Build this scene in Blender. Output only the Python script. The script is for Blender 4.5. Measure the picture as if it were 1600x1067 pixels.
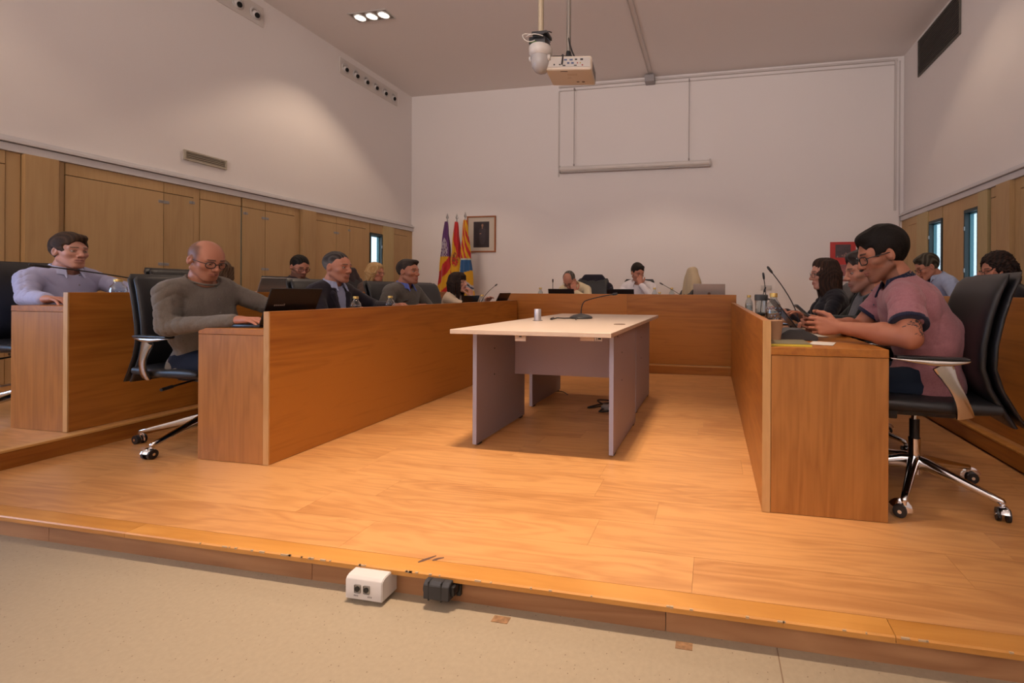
import bpy, bmesh, math, random
import numpy as np
from mathutils import Vector, Matrix, Euler
random.seed(7); rng=np.random.default_rng(7)
PI=math.pi
for o_ in list(bpy.data.objects): bpy.data.objects.remove(o_)
SC=bpy.context.scene; C=SC.collection

# ------------------------------------------------------------ camera
cd=bpy.data.cameras.new('camera'); cam=bpy.data.objects.new('camera',cd); C.objects.link(cam); SC.camera=cam
cd.sensor_width=36; cd.lens=700/1600*36; cd.shift_x=-(981-800)/1600; cd.shift_y=-(533.5-454.5)/1600; cd.clip_start=.05
YAW=math.radians(-10.6); ROLL=math.radians(.307)
f_=Vector((math.sin(YAW),math.cos(YAW),0)); r_=Vector((math.cos(YAW),-math.sin(YAW),0)); u_=Vector((0,0,1))
r2=r_*math.cos(ROLL)+u_*math.sin(ROLL); u2=-r_*math.sin(ROLL)+u_*math.cos(ROLL)
cam.matrix_world=Matrix(((r2.x,u2.x,-f_.x,0),(r2.y,u2.y,-f_.y,0),(r2.z,u2.z,-f_.z,.95),(0,0,0,1)))
SC.view_settings.view_transform='Standard'; SC.view_settings.look='None'; SC.view_settings.gamma=1
SC.view_settings.use_curve_mapping=False; SC.view_settings.exposure=0.0
# ------------------------------------------------------------ world: pale daylight outside the windows
W=bpy.data.worlds.new('sky'); SC.world=W; W.use_nodes=True
W.node_tree.nodes['Background'].inputs[0].default_value=(.72,.86,1,1); W.node_tree.nodes['Background'].inputs[1].default_value=2.2
# ------------------------------------------------------------ lights of the room, plus an added fill
CZ=4.85
LAMPS=[(-.95,1.5,4.2,50),(-4.78,5.6,.34,102),(-4.78,1.6,.18,102),(-.95,5.55,.46,100),(2.1,1.6,.03,100),(2.1,5.55,.12,100),(-.95,-2.2,.05,100),(-4.78,-2.2,.04,100),(2.1,-2.2,.03,100)]
SPOT_W=92
WARM=(1.0,.76,.56)
for (lx,ly,k,_) in LAMPS:
    for dx in (-.19,0,.19):
        ld=bpy.data.lights.new('ceiling_spot',type='SPOT'); ld.energy=SPOT_W*k; ld.color=WARM
        ld.spot_size=math.radians(_); ld.spot_blend=1.0 if _<95 else .3; ld.shadow_soft_size=.045
        lo=bpy.data.objects.new('ceiling_spot',ld); C.objects.link(lo); lo.location=(lx+dx,ly,CZ-.03)
        if _<95: lo.rotation_euler=(.11,0,0)   # these three are tilted towards the table
def area_light(name,loc,rot,sx,sy,power,col=(.38,.60,1)):
    ld=bpy.data.lights.new(name,type='AREA'); ld.shape='RECTANGLE'; ld.size=sx; ld.size_y=sy; ld.energy=power; ld.color=col
    lo=bpy.data.objects.new(name,ld); C.objects.link(lo); lo.location=loc; lo.rotation_euler=rot
area_light('daylight_window',(-5.9,.2,1.5),(0,-PI/2,0),1.1,1.9,48)
area_light('ambient_fill',(-1.5,-5.7,3.1),(PI/2+.78,0,0),6,1.2,470,(1,.87,.82))  # added fill behind the camera for ceiling and back wall, no window there
bpy.data.objects['ambient_fill'].data.spread=math.radians(115)

# ------------------------------------------------------------ mesh helpers
def box(bm,x0,x1,y0,y1,z0,z1,bev=0,seg=2):
    r=bmesh.ops.create_cube(bm,size=1); vs=r['verts']
    for v in vs: v.co=Vector(((x0+x1)/2+v.co.x*(x1-x0),(y0+y1)/2+v.co.y*(y1-y0),(z0+z1)/2+v.co.z*(z1-z0)))
    if bev>0:
        es=list({e for v in vs for e in v.link_edges})
        bmesh.ops.bevel(bm,geom=es,offset=bev,segments=seg,affect='EDGES',profile=.6)
def frame_of(d):
    d=Vector(d).normalized(); a=Vector((0,0,1)) if abs(d.z)<.95 else Vector((1,0,0))
    s=d.cross(a).normalized(); return s,s.cross(d).normalized(),d
def tube(bm,pts,rad,n=8,cap=True,flat=None):
    """round (or flattened) bar along a path"""
    pts=[Vector(p) for p in pts]; m=len(pts); rads=rad if isinstance(rad,(list,tuple)) else [rad]*m
    rings=[]; up=None
    for i,p in enumerate(pts):
        d=(pts[min(i+1,m-1)]-pts[max(i-1,0)]).normalized()
        if up is None: s,t,_=frame_of(d)
        else:
            s=up.cross(d); s=s.normalized() if s.length>1e-5 else frame_of(d)[0]; t=d.cross(s).normalized()
            s=t.cross(d).normalized()*1
            s=d.cross(t).normalized()*-1 if False else s
        if up is None: up=t
        t=(up-d*up.dot(d)).normalized(); s=t.cross(d).normalized(); up=t
        ra,rb=(rads[i] if isinstance(rads[i],(tuple,list)) else (rads[i],rads[i]))
        rings.append([bm.verts.new(p+s*(ra*math.cos(2*PI*k/n))+t*(rb*math.sin(2*PI*k/n))) for k in range(n)])
    for a,b in zip(rings,rings[1:]):
        for k in range(n): 
            try: bm.faces.new((a[k],a[(k+1)%n],b[(k+1)%n],b[k]))
            except ValueError: pass
    if cap:
        bm.faces.new(rings[0][::-1]); bm.faces.new(rings[-1])
def cyl(bm,a,b,r0,r1=None,n=16): tube(bm,[a,b],[r0,r0 if r1 is None else r1],n)
def lathe(bm,prof,c=(0,0,0),n=24,M=None):
    rings=[]
    for r,z in prof:
        if r<1e-6: rings.append([bm.verts.new((0,0,z))])
        else: rings.append([bm.verts.new((r*math.cos(2*PI*k/n),r*math.sin(2*PI*k/n),z)) for k in range(n)])
    for a,b in zip(rings,rings[1:]):
        for k in range(n):
            k2=(k+1)%n
            q=[a[k%len(a)],a[k2%len(a)],b[k2%len(b)],b[k%len(b)]]; q=list(dict.fromkeys(q))
            if len(q)>2:
                try: bm.faces.new(q)
                except ValueError: pass
    T=Matrix.Translation(Vector(c))@(M if M is not None else Matrix.Identity(4))
    for R in rings:
        for v in R: v.co=T@v.co
def prism(bm,poly,axis,a0,a1,bev=0):
    """extrude polygon (2D list) along axis 'x','y' or 'z' from a0 to a1"""
    def P(u,v,w): return {'x':(w,u,v),'y':(u,w,v),'z':(u,v,w)}[axis]
    A=[bm.verts.new(P(u,v,a0)) for u,v in poly]; B=[bm.verts.new(P(u,v,a1)) for u,v in poly]; n=len(poly)
    fs=[bm.faces.new(A[::-1]),bm.faces.new(B)]
    for k in range(n): fs.append(bm.faces.new((A[k],A[(k+1)%n],B[(k+1)%n],B[k])))
    if bev: bmesh.ops.bevel(bm,geom=list({e for f in fs for e in f.edges}),offset=bev,segments=2,affect='EDGES')
def arc(p0,p1,p2,n=8):
    p0,p1,p2=map(Vector,(p0,p1,p2)); return [p0*(1-t)**2+p1*2*t*(1-t)+p2*t*t for t in [i/n for i in range(n+1)]]
def finish(bm,name,mat,smooth=35):
    bmesh.ops.recalc_face_normals(bm,faces=bm.faces[:])
    me=bpy.data.meshes.new(name); bm.to_mesh(me); bm.free()
    if smooth:
        for p in me.polygons: p.use_smooth=True
        if smooth<180: me.set_sharp_from_angle(angle=math.radians(smooth))
    if mat is not None: me.materials.append(mat)
    return me
def obj(name,bm,mat,parent=None,world=False,smooth=35,label=None,shift=None):
    if world and parent is not None: bmesh.ops.translate(bm,vec=-ROOTLOC(parent),verts=bm.verts[:])
    if shift is not None: bmesh.ops.translate(bm,vec=-Vector(shift),verts=bm.verts[:])
    me=finish(bm,name,mat,smooth); o=bpy.data.objects.new(name,me); C.objects.link(o)
    if parent is not None: o.parent=parent
    if shift is not None: o.location=shift
    if label: o['label']=label
    return o
def ROOTLOC(o):
    l=Vector((0,0,0))
    while o is not None: l+=Vector(o.location); o=o.parent
    return l
def thing(name,label,cat,loc=(0,0,0),rotz=0,group=None):
    o=bpy.data.objects.new(name,None); C.objects.link(o); o.location=loc; o.rotation_euler=(0,0,rotz); o.empty_display_size=.1
    return tag(o,label,cat,group)
def tag(o,label,cat,group=None):
    o['label']=label; o['category']=cat
    if group: o['group']=group
    return o
def struct(name,bm,m,parent=None,smooth=0):
    o=obj(name,bm,m,parent,smooth=smooth)
    if parent is None: o['kind']='structure'
    return o
def B(*a,**k):
    bm=bmesh.new(); box(bm,*a,**k); return bm
def copy_tree(o,parent=None):
    c=o.copy(); C.objects.link(c); c.parent=parent
    for ch in list(o.children): copy_tree(ch,c)
    return c

# ------------------------------------------------------------ materials
MATS={}
def newmat(name):
    m=bpy.data.materials.new(name); m.use_nodes=True; nt=m.node_tree; return m,nt,nt.nodes['Principled BSDF']
def mat(name,col,rough=.5,metal=0,bump=0,bscale=200,var=0,vscale=5,emit=None,es=1,coat=0,spec=.5,sheen=0):
    if name in MATS: return MATS[name]
    m,nt,b=newmat(name); N=nt.nodes; L=nt.links
    b.inputs['Base Color'].default_value=(*col,1); b.inputs['Roughness'].default_value=rough; b.inputs['Metallic'].default_value=metal
    b.inputs['Specular IOR Level'].default_value=spec; b.inputs['Coat Weight'].default_value=coat; b.inputs['Sheen Weight'].default_value=sheen
    tc=N.new('ShaderNodeTexCoord')
    if var:
        n=N.new('ShaderNodeTexNoise'); n.inputs['Scale'].default_value=vscale; n.inputs['Detail'].default_value=4
        L.new(tc.outputs['Object'],n.inputs['Vector']); r=N.new('ShaderNodeMapRange'); r.inputs['To Min'].default_value=1-var; r.inputs['To Max'].default_value=1+var
        L.new(n.outputs['Fac'],r.inputs['Value']); v=N.new('ShaderNodeVectorMath'); v.operation='SCALE'; v.inputs[0].default_value=col
        L.new(r.outputs[0],v.inputs['Scale']); L.new(v.outputs[0],b.inputs['Base Color'])
    if bump:
        n=N.new('ShaderNodeTexNoise'); n.inputs['Scale'].default_value=bscale; n.inputs['Detail'].default_value=3
        L.new(tc.outputs['Object'],n.inputs['Vector']); bp=N.new('ShaderNodeBump'); bp.inputs['Strength'].default_value=bump; bp.inputs['Distance'].default_value=.004
        L.new(n.outputs['Fac'],bp.inputs['Height']); L.new(bp.outputs[0],b.inputs['Normal'])
    if emit: b.inputs['Emission Color'].default_value=(*emit,1); b.inputs['Emission Strength'].default_value=es
    MATS[name]=m; return m
def wood(name,c1,c2,axis='x',scale=1.0,rough=.38,rings=9,dist=2.2,pore=.35,rnd=.06,coat=0):
    """procedural veneer: grain runs along axis; object random shifts the cut"""
    m,nt,b=newmat(name); N=nt.nodes; L=nt.links
    tc=N.new('ShaderNodeTexCoord'); oi=N.new('ShaderNodeObjectInfo')
    off=N.new('ShaderNodeVectorMath'); off.operation='SCALE'; off.inputs[0].default_value=(13.1,7.7,5.3); L.new(oi.outputs['Random'],off.inputs['Scale'])
    ad=N.new('ShaderNodeVectorMath'); ad.operation='ADD'; L.new(tc.outputs['Object'],ad.inputs[0]); L.new(off.outputs[0],ad.inputs[1])
    mp=N.new('ShaderNodeMapping'); s=[scale*3.0]*3; s['xyz'.index(axis)]=scale*.42; mp.inputs['Scale'].default_value=s
    L.new(ad.outputs[0],mp.inputs['Vector'])
    n1=N.new('ShaderNodeTexNoise'); n1.inputs['Scale'].default_value=1.3; n1.inputs['Detail'].default_value=3; n1.inputs['Distortion'].default_value=.4; L.new(mp.outputs[0],n1.inputs['Vector'])
    mu=N.new('ShaderNodeMath'); mu.operation='MULTIPLY'; mu.inputs[1].default_value=rings*2; L.new(n1.outputs['Fac'],mu.inputs[0])
    fr=N.new('ShaderNodeMath'); fr.operation='PINGPONG'; fr.inputs[1].default_value=.5; L.new(mu.outputs[0],fr.inputs[0])
    mp2=N.new('ShaderNodeMapping'); s=[scale*55.0]*3; s['xyz'.index(axis)]=scale*1.6; mp2.inputs['Scale'].default_value=s; L.new(ad.outputs[0],mp2.inputs['Vector'])
    n2=N.new('ShaderNodeTexNoise'); n2.inputs['Scale'].default_value=1; n2.inputs['Detail'].default_value=4; L.new(mp2.outputs[0],n2.inputs['Vector'])
    mx=N.new('ShaderNodeMix'); mx.data_type='FLOAT'; mx.inputs[0].default_value=pore; L.new(fr.outputs[0],mx.inputs[2]); L.new(n2.outputs['Fac'],mx.inputs[3])
    n3=N.new('ShaderNodeTexNoise'); n3.inputs['Scale'].default_value=.7; L.new(mp.outputs[0],n3.inputs['Vector'])
    a2=N.new('ShaderNodeMath'); a2.operation='ADD'; L.new(mx.outputs[0],a2.inputs[0]); L.new(n3.outputs['Fac'],a2.inputs[1])
    rp=N.new('ShaderNodeValToRGB'); rp.color_ramp.elements[0].position=.45; rp.color_ramp.elements[1].position=1.15 if False else 1.0
    rp.color_ramp.elements[0].color=(*c2,1); rp.color_ramp.elements[1].color=(*c1,1); L.new(a2.outputs[0],rp.inputs['Fac'])
    hv=N.new('ShaderNodeHueSaturation'); rr=N.new('ShaderNodeMapRange'); rr.inputs['To Min'].default_value=1-rnd; rr.inputs['To Max'].default_value=1+rnd
    L.new(oi.outputs['Random'],rr.inputs['Value']); L.new(rr.outputs[0],hv.inputs['Value']); L.new(rp.outputs[0],hv.inputs['Color']); L.new(hv.outputs[0],b.inputs['Base Color'])
    b.inputs['Roughness'].default_value=rough; b.inputs['Coat Weight'].default_value=coat
    bp=N.new('ShaderNodeBump'); bp.inputs['Strength'].default_value=.12; bp.inputs['Distance'].default_value=.002; L.new(n2.outputs['Fac'],bp.inputs['Height']); L.new(bp.outputs[0],b.inputs['Normal'])
    MATS[name]=m; return m
def vcmat(name,rough=.5,bump=0,bscale=60,sss=0,sheen=0,spec=.4,bdist=.004):
    """colour from the mesh's own colour attribute"""
    if name in MATS: return MATS[name]
    m,nt,b=newmat(name); N=nt.nodes; L=nt.links
    a=N.new('ShaderNodeVertexColor'); a.layer_name='Col'; L.new(a.outputs[0],b.inputs['Base Color'])
    b.inputs['Roughness'].default_value=rough; b.inputs['Specular IOR Level'].default_value=spec; b.inputs['Sheen Weight'].default_value=sheen
    if sss: b.inputs['Subsurface Weight'].default_value=sss; b.inputs['Subsurface Radius'].default_value=(.012,.004,.002); b.inputs['Subsurface Scale'].default_value=.6
    if bump:
        tc=N.new('ShaderNodeTexCoord'); n=N.new('ShaderNodeTexNoise'); n.inputs['Scale'].default_value=bscale; n.inputs['Detail'].default_value=4; L.new(tc.outputs['Object'],n.inputs['Vector'])
        bp=N.new('ShaderNodeBump'); bp.inputs['Strength'].default_value=bump; bp.inputs['Distance'].default_value=bdist; L.new(n.outputs['Fac'],bp.inputs['Height']); L.new(bp.outputs[0],b.inputs['Normal'])
    MATS[name]=m; return m
def glassmat(name,tint=(.95,.97,.97),fac=.82,rough=.03):
    m,nt,b=newmat(name); N=nt.nodes; L=nt.links; out=N['Material Output']
    t=N.new('ShaderNodeBsdfTransparent'); t.inputs[0].default_value=(*tint,1); g=N.new('ShaderNodeBsdfGlossy'); g.inputs['Roughness'].default_value=rough
    lw=N.new('ShaderNodeLayerWeight'); lw.inputs[0].default_value=1-fac; mx=N.new('ShaderNodeMixShader')
    L.new(lw.outputs['Facing'],mx.inputs[0]); L.new(t.outputs[0],mx.inputs[1]); L.new(g.outputs[0],mx.inputs[2]); L.new(mx.outputs[0],out.inputs[0]); MATS[name]=m; return m

M_wall=mat('white_plaster',(.80,.755,.73),.85,bump=.15,bscale=90)
M_ceil=mat('ceiling_paint',(.80,.75,.72),.9)
M_cornice=mat('cornice_paint',(.66,.64,.64),.6)
M_desk=wood('oak_veneer_long',(.44,.163,.025),(.24,.070,.008),'y',1.1,.38,4,pore=.55)
M_deskx=wood('oak_veneer_cross',(.44,.163,.025),(.24,.070,.008),'x',1.1,.38,4,pore=.55)
M_deskv=wood('oak_veneer_upright',(.41,.170,.040),(.24,.085,.016),'z',1.3,.40,5,pore=.55)
M_edge=wood('oak_edge_band',(.55,.32,.13),(.45,.24,.08),'z',2,.45,4)
M_floor=wood('beech_laminate',(.61,.305,.108),(.41,.175,.055),'x',1.5,.36,5,pore=.40,rnd=.03)
M_nose=wood('varnished_pine_nosing',(.58,.27,.06),(.44,.18,.03),'x',1.2,.4,4)
M_riser=wood('riser_laminate',(.40,.21,.10),(.27,.12,.05),'x',1.0,.4,4)
M_panel=wood('pale_oak_panel',(.50,.325,.150),(.41,.25,.105),'z',1.2,.5,3,pore=.6,rnd=.05)
M_black=mat('black_plastic',(.012,.012,.014),.38)
M_leather=mat('black_leather',(.010,.010,.012),.42,bump=.18,bscale=260,spec=.5)
M_alu=mat('polished_aluminium',(.62,.60,.58),.22,1.0)
M_chrome=mat('chrome',(.72,.72,.74),.1,1.0)
M_dark=mat('dark_grey_plastic',(.03,.03,.033),.5)
M_white=mat('white_plastic',(.58,.55,.53),.4)
M_gap=mat('shadow_gap',(.02,.012,.008),.9)
M_glass=glassmat('clear_glass',(.93,.96,.96),.80)
M_water=glassmat('bottle_glass',(.80,.86,.88),.70)
M_gold=mat('gold_cap',(.62,.44,.14),.35,.7)
M_tabletop=mat('table_laminate',(.60,.475,.375),.32,var=.03)
M_tableleg=mat('grey_melamine',(.30,.245,.265),.5)
M_tablebl=mat('edge_grey_melamine',(.36,.36,.46),.45)
M_screen=mat('laptop_black',(.010,.010,.012),.3)
M_silver=mat('laptop_silver',(.42,.40,.39),.35,.6)
M_steel=mat('hinge_steel',(.35,.34,.33),.35,.8)
# ============================================================ STRUCTURE
XL,XR,YB,YF=-5.98,3.10,8.10,-6.0
def speck_floor():
    m,nt,b=newmat('cream_speckled_vinyl'); N=nt.nodes; L=nt.links; tc=N.new('ShaderNodeTexCoord')
    v=N.new('ShaderNodeTexVoronoi'); v.inputs['Scale'].default_value=76; L.new(tc.outputs['Object'],v.inputs['Vector'])
    n=N.new('ShaderNodeTexNoise'); n.inputs['Scale'].default_value=70; n.inputs['Detail'].default_value=2; L.new(tc.outputs['Object'],n.inputs['Vector'])
    th=N.new('ShaderNodeMapRange'); th.inputs['From Min'].default_value=.10; th.inputs['From Max'].default_value=.16; L.new(v.outputs['Distance'],th.inputs['Value'])
    sep=N.new('ShaderNodeSeparateColor'); L.new(v.outputs['Color'],sep.inputs[0]); gt=N.new('ShaderNodeMath'); gt.operation='LESS_THAN'; gt.inputs[1].default_value=.70; L.new(sep.outputs[0],gt.inputs[0])
    mxm=N.new('ShaderNodeMath'); mxm.operation='MAXIMUM'; L.new(th.outputs[0],mxm.inputs[0]); L.new(gt.outputs[0],mxm.inputs[1])
    r=N.new('ShaderNodeMapRange'); r.inputs['To Min'].default_value=.88; r.inputs['To Max'].default_value=1.1; L.new(n.outputs['Fac'],r.inputs['Value'])
    s=N.new('ShaderNodeVectorMath'); s.operation='SCALE'; s.inputs[0].default_value=(.325,.262,.178); L.new(r.outputs[0],s.inputs['Scale'])
    mx=N.new('ShaderNodeMix'); mx.data_type='RGBA'; L.new(mxm.outputs[0],mx.inputs[0]); mx.inputs[6].default_value=(.15,.095,.055,1); L.new(s.outputs[0],mx.inputs[7])
    L.new(mx.outputs[2],b.inputs['Base Color']); b.inputs['Roughness'].default_value=.6
    return m
M_vinyl=speck_floor()
fl=struct('floor',B(XL-.25,XR+.25,YF-.2,YB+.2,-.3,-.1),M_vinyl)
for (x,y,w) in ((-.655,1.33,.055),(-.075,1.335,.05)):       # rusty tape residue
    bm=bmesh.new(); box(bm,x-w/2,x+w/2,y-.014,y+.014,-.1,-.0985)
    obj('tape_residue',bm,mat('rusty_residue',(.24,.13,.06),.8,var=.7,vscale=70),fl,smooth=0)
bm=bmesh.new(); box(bm,.193,.1965,-3,1.38,-.1,-.0992); obj('floor_seam',bm,mat('seam_brown',(.2,.13,.08),.8),fl,smooth=0)
struct('ceiling',B(XL-.25,XR+.25,YF-.2,YB+.2,CZ,CZ+.2),M_ceil)
struct('wall_back',B(XL-.25,XR+.25,YB,YB+.2,-.1,CZ),M_wall)
# wall behind the photographer
struct('wall_front',B(XL-.25,XR+.25,YF-.2,YF,-.1,CZ),M_wall)
def side_wall(name,xa,xb,holes):
    bm=bmesh.new(); y=YF
    for (y0,y1,z0,z1) in holes:
        box(bm,xa,xb,y,y0,-.1,CZ); box(bm,xa,xb,y0,y1,-.1,z0); box(bm,xa,xb,y0,y1,z1,CZ); y=y1
    box(bm,xa,xb,y,YB,-.1,CZ); return struct(name,bm,M_wall)
HL=[(-.35,.75,.85,1.95),(6.96,7.26,.9,1.955)]
HR=[(5.92,6.22,.9,1.965),(6.77,7.14,.9,1.965)]
wl=side_wall('wall_left',XL-.09,XL,HL); wr=side_wall('wall_right',XR,XR+.07,HR)
# cornice rails above the panelling
for nm,xa,sg in (('trim_1',XL,1),('trim_2',XR,-1)):
    bm=bmesh.new()
    def bx(a,b_,y0,y1,z0,z1):
        xs=sorted((xa+sg*a,xa+sg*b_)); box(bm,xs[0],xs[1],y0,y1,z0,z1,.003,1)
    bx(0,.05,YF,YB,2.125,2.195); bx(0,.075,YF,YB,2.20,2.23); bx(0,.03,YF,YB,2.23,2.262)
    struct(nm,bm,M_cornice)
# window frames, panes
M_frame=mat('dark_green_frame',(.025,.045,.05),.4); M_daylit=mat('daylit_blue',(.10,.28,.34),.5)  # reveal blue: daylight on the far jamb put into the colour
def window(nm,side,y0,y1,z0,z1):
    x=XL if side<0 else XR; s=-1 if side<0 else 1
    bm=bmesh.new(); t=.022
    def b2(a,b_,*r):
        xs=sorted((x+s*a,x+s*b_)); box(bm,xs[0],xs[1],*r)
    b2(-.035,.06,y0,y0+t,z0,z1); b2(-.035,.06,y1-t,y1,z0,z1); b2(-.035,.06,y0+t,y1-t,z0,z0+t); b2(-.035,.06,y0+t,y1-t,z1-t*1.6,z1)
    w=struct(nm,bm,M_frame)
    bm=bmesh.new()
    def b3(a,b_,*r):
        xs=sorted((x+s*a,x+s*b_)); box(bm,xs[0],xs[1],*r)
    b3(.02,.06,y0+t,y0+t+.012,z0+t,z1-t*1.6); b3(.02,.06,y1-t-.012,y1-t,z0+t,z1-t*1.6); b3(.02,.06,y0+t,y1-t,z0+t,z0+t+.02); b3(.02,.06,y0+t,y1-t,z1-.05,z1-t*1.6); obj('sash_frame',bm,M_daylit,w,smooth=0)
    bm=bmesh.new()
    xs=sorted((x+s*.05,x+s*.056)); box(bm,xs[0],xs[1],y0+t+.012,y1-t-.012,z0+t+.02,z1-.05); obj('window_pane',bm,M_glass,w,smooth=0)
    bm=bmesh.new()
    for zz in (z0+.3,z1-.25):
        xs=sorted((x-s*.05,x-s*.036)); box(bm,xs[0],xs[1],y1-.03,y1-.01,zz,zz+.05,.003)
    obj('window_catch',bm,M_steel,w)
window('window_1',-1,*HL[1]); window('window_2',1,*HR[0]); window('window_3',1,*HR[1])
bm=bmesh.new(); box(bm,XL-.06,XL-.02,-.35,.75,.85,1.95); 
w4=struct('window_4',B(XL-.07,XL-.03,-.35,-.30,.85,1.95),M_frame); bm.free()
obj('sash_frame',B(XL-.07,XL-.03,.70,.75,.85,1.95),M_frame,w4,smooth=0); obj('sash_frame',B(XL-.07,XL-.03,-.3,.7,1.9,1.95),M_frame,w4,smooth=0); obj('window_pane',B(XL-.055,XL-.05,-.3,.7,.85,1.9),M_glass,w4,smooth=0)
# wainscot panels
def panels(wall,xs,sg,lst):
    for (y0,y1,kind) in lst:
        th={'d':.03,'s':.022,'p':.07,'g':.045,'n':.03}[kind[0]]
        def bb(z0,z1,tt=th,name='wall_panel',m=M_panel):
            a,b_=sorted((xs,xs+sg*tt)); obj(name,B(a,b_,y0+.0025,y1-.0025,z0,z1,bev=.0015),m,wall,smooth=0)
        if kind[0]=='d': bb(.12,2.005); bb(2.012,2.123)
        elif kind[0]=='g': bb(.12,2.123,m=M_panelg)
        elif kind[0]=='w': bb(.12,.895); bb(1.97,2.123)
        else: bb(.12,2.123)
M_panelg=wood('greenish_panel',(.50,.38,.18),(.42,.30,.13),'z',1.2,.5,4,pore=.5)
LP=[(.78,1.7,'d'),(1.7,2.79,'d'),(2.79,2.88,'s'),(2.88,3.092,'p'),(3.092,3.15,'s'),(3.15,3.918,'d'),(3.918,4.208,'d'),(4.208,4.275,'s'),(4.275,4.745,'d'),(4.757,5.061,'d'),(5.061,5.495,'d'),(5.495,5.588,'s'),(5.588,5.82,'p'),(5.82,6.23,'d'),(6.23,6.503,'d'),(6.503,6.857,'d'),(6.857,6.955,'s'),(7.265,7.545,'g'),(7.545,7.95,'d'),(7.95,8.1,'s')]
panels(wl,XL,1,LP)
for y0,y1 in ((6.955,7.265),):
    obj('wall_panel',B(XL,XL+.03,y0,y1,1.965,2.123),M_panel,wl,smooth=0); obj('wall_panel',B(XL,XL+.03,y0,y1,.12,.89),M_panel,wl,smooth=0)
RP=[(7.83,8.1,'s'),(7.50,7.83,'d'),(7.15,7.50,'g'),(6.23,6.76,'s'),(5.72,5.91,'g'),(5.53,5.68,'d'),(5.29,5.525,'p'),(5.20,5.29,'s'),(4.25,5.19,'d'),(3.9,4.25,'d'),(3.2,3.9,'d'),(2.9,3.2,'p'),(2.0,2.9,'d'),(1.2,2.0,'d'),(.3,1.2,'d')]
panels(wr,XR,-1,RP)
for y0,y1 in ((5.915,6.225),(6.765,7.145)):
    obj('wall_panel',B(XR-.03,XR,y0,y1,1.97,2.123),M_panel,wr,smooth=0); obj('wall_panel',B(XR-.03,XR,y0,y1,.12,.89),M_panel,wr,smooth=0)
obj('dark_recess',B(XL,XL+.008,.78,8.1,.12,2.12) if False else B(XL,XL+.006,.78,6.95,.12,2.12),M_gap,wl,smooth=0)
obj('dark_recess',B(XR-.006,XR,.3,5.9,.12,2.12),M_gap,wr,smooth=0)
obj('painted_slot_light',B(XL+.006,XL+.02,4.745,4.757,.3,2.0),M_daylit,wl,smooth=0)  # daylight through the slot painted as a blue strip, no opening behind
bm=bmesh.new(); box(bm,XL,XL+.008,7.2658,8.1,.12,2.12); obj('dark_recess',bm,M_gap,wl,smooth=0)
def hinge(y,z,w=.05):
    bm=bmesh.new(); box(bm,XL+.03,XL+.034,y-w,y-.003,z-.016,z+.016,.002,1); box(bm,XL+.03,XL+.034,y+.003,y+w,z-.016,z+.016,.002,1)
    tube(bm,[(XL+.036,y,z-.018),(XL+.036,y,z+.018)],.004,8)
    for s in (-1,1):
        for q in (.35,.75): tube(bm,[(XL+.033,y+s*w*q,z),(XL+.036,y+s*w*q,z)],.0035,8)
    obj('hinge',bm,M_steel,wl)
for y in (3.918,5.061): 
    for z in (1.905,1.218): hinge(y,z)
hinge(6.23,1.86); hinge(4.19,1.95,.028); hinge(4.80,1.93,.028); hinge(6.49,1.935,.024)

# platform with planks, nosing and riser boards
pf=struct('platform',B(XL,XR,1.40,YB,-.1,-.012),M_riser)
pw,pl=.195,1.29
def planks(parent,x0,x1,y0,y1,z,seed):
    rr=random.Random(seed); meshes={}
    r=0; y=y0
    while y<y1-.01:
        yy=min(y+pw,y1); x=x0-rr.random()*pl
        while x<x1:
            a=max(x,x0); b_=min(x+pl,x1)
            if b_-a>.02:
                key=(round(b_-a,3),round(yy-y,3))
                if key not in meshes:
                    bm=bmesh.new(); box(bm,0.0004,b_-a-.0004,.0004,yy-y-.0004,-.012,0); meshes[key]=finish(bm,'floor_plank',M_floor,0)
                o=bpy.data.objects.new('floor_plank',meshes[key]); C.objects.link(o); o.parent=parent; o.location=(a,y,z)
            x+=pl
        y+=pw
planks(pf,-3.62,1.60,1.423,5.15,0,3)
for a,b_ in zip([-6,-4.6,-2.238,.505,XR-.02],[-4.6,-2.238,.505,XR-.02][0:]):
    bm=bmesh.new(); prism(bm,[(1.352,-.004),(1.357,0),(1.422,0),(1.422,-.019),(1.352,-.019)],'x',max(a,XL)+.0008,b_-.0008); obj('nosing_board',bm,M_nose,pf,smooth=0)
for a,b_ in zip([XL,-4.0,-2.69,-1.413,-.134,1.15,2.45],[-4.0,-2.69,-1.413,-.134,1.15,2.45,XR]):
    obj('riser_board',B(a+.0012,b_-.0012,1.382,1.40,-.1,-.019),M_riser,pf,smooth=0)
M_chip=mat('chipped_edge',(.50,.36,.22),.8)
bm=bmesh.new()
rr=random.Random(5)
for k in range(44):
    x=rr.uniform(-1.9,.95); w=rr.choice((.002,.003,.005,.011)); box(bm,x-w,x+w,1.3512,1.3535+rr.uniform(0,.0025),-.0045+rr.uniform(-.002,.001),.0003)
ch=obj('chipped_varnish',bm,M_chip,pf,smooth=0); ch['kind']='stuff'
bm=bmesh.new()
for (x,y,a,l) in ((-.985,1.425,.9,.030),(-.945,1.432,.7,.018)):
    pts=[Vector((x+math.cos(a)*t*l+rr.uniform(-.004,.004),y+math.sin(a)*t*l,0.0006)) for t in (-1,-.4,.2,1)]
    tube(bm,pts,[(.004,.0006),(.007,.0006),(.006,.0006),(.003,.0006)],6)
obj('burn_mark',bm,mat('burn_brown',(.12,.06,.04),.8),pf,smooth=0)
def step(name,x0,x1,y0,y1,edge):
    s=struct(name,B(x0,x1,y0,y1,-.012,.088),M_riser)
    return s
M_edge_nose=mat('step_edge_strip',(.62,.34,.11),.4)
s1=step('upper_platform_left',XL,-3.64,1.40,YB,0); planks(s1,XL,-3.645,1.42,4.2,.1,11)
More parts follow.
